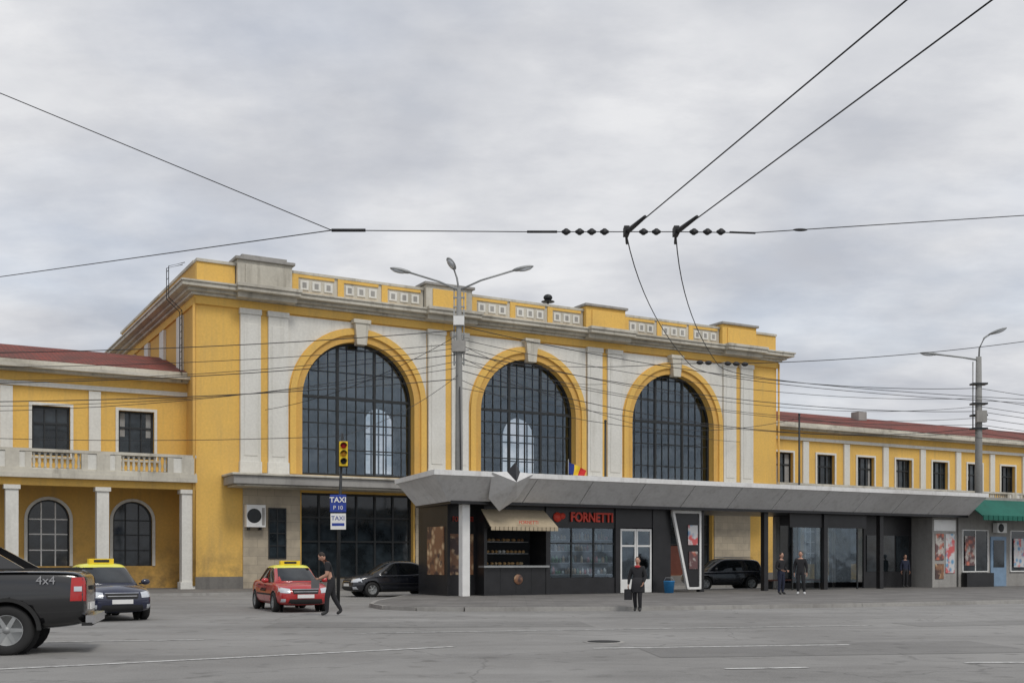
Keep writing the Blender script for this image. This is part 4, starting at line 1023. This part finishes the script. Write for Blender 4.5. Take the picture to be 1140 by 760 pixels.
# ================================================================== WORLD, SUN, CAMERA
wd = bpy.data.worlds.new('World'); scene.world = wd; wd.use_nodes = True; nt = wd.node_tree; nt.nodes.clear()
out = N(nt, 'ShaderNodeOutputWorld'); bg1 = N(nt, 'ShaderNodeBackground'); bg2 = N(nt, 'ShaderNodeBackground'); mx = N(nt, 'ShaderNodeMixShader')
sky = N(nt, 'ShaderNodeTexSky', sky_type='NISHITA'); sky.sun_disc = False; sky.sun_elevation = R(52); sky.sun_rotation = R(150)
nt.links.new(sky.outputs[0], bg1.inputs[0]); bg1.inputs[1].default_value = .14
tc = N(nt, 'ShaderNodeTexCoord').outputs['Generated']
sp = N(nt, 'ShaderNodeSeparateXYZ'); nt.links.new(tc, sp.inputs[0])
mz = N(nt, 'ShaderNodeMath', operation='MAXIMUM'); nt.links.new(sp.outputs[2], mz.inputs[0]); mz.inputs[1].default_value = 0
az = N(nt, 'ShaderNodeMath', operation='ADD'); nt.links.new(mz.outputs[0], az.inputs[0]); az.inputs[1].default_value = .2
dx = N(nt, 'ShaderNodeMath', operation='DIVIDE'); nt.links.new(sp.outputs[0], dx.inputs[0]); nt.links.new(az.outputs[0], dx.inputs[1])
dy = N(nt, 'ShaderNodeMath', operation='DIVIDE'); nt.links.new(sp.outputs[1], dy.inputs[0]); nt.links.new(az.outputs[0], dy.inputs[1])
cx = N(nt, 'ShaderNodeCombineXYZ'); nt.links.new(dx.outputs[0], cx.inputs[0]); nt.links.new(dy.outputs[0], cx.inputs[1])
cv = cx.outputs[0]
n1 = noise(nt, cv, 1.5, 7, .55, (1, 1.2, 1)); n2 = noise(nt, cv, .75, 4, .5); n3 = noise(nt, cv, 3.6, 7, .62, (1, 1.5, 1))
col = mixc(nt, ramp(nt, n1, .40, .60), (.47, .49, .54), (.74, .745, .765))
col = mixc(nt, ramp(nt, n2, .42, .60, 0, .5), col, (.84, .845, .86))
col = mixc(nt, ramp(nt, n3, .45, .66, 0, .34), col, (.46, .48, .535))
nt.links.new(col, bg2.inputs[0]); bg2.inputs[1].default_value = 1.05
fac = ramp(nt, noise(nt, cv, .8, 5, .5, (1, 1, 1)), .36, .5, .72, 1.0)
nt.links.new(fac, mx.inputs[0]); nt.links.new(bg1.outputs[0], mx.inputs[1]); nt.links.new(bg2.outputs[0], mx.inputs[2]); nt.links.new(mx.outputs[0], out.inputs[0])

sl = bpy.data.lights.new('sun', 'SUN'); sl.energy = 1.4; sl.angle = R(14); sl.color = (1, .96, .9)
so = bpy.data.objects.new('sun', sl); scene.collection.objects.link(so)
az_, el_ = R(150), R(52)
pos = Vector((math.sin(az_) * math.cos(el_), math.cos(az_) * math.cos(el_), math.sin(el_)))
so.rotation_euler = (-pos).to_track_quat('-Z', 'Y').to_euler(); so.location = (0, 0, 60)

cam = bpy.data.cameras.new('camera'); co = bpy.data.objects.new('camera', cam); scene.collection.objects.link(co)
co.location = (0, 0, 1.65); co.rotation_euler = (R(90), 0, 0)
cam.sensor_width = 36; cam.clip_start = .1; cam.clip_end = 6000
cam.lens = 36 * 1230 / 1140; cam.shift_y = 242 / 1140
scene.camera = co
scene.view_settings.view_transform = 'Standard'; scene.view_settings.look = 'None'; scene.view_settings.exposure = 0
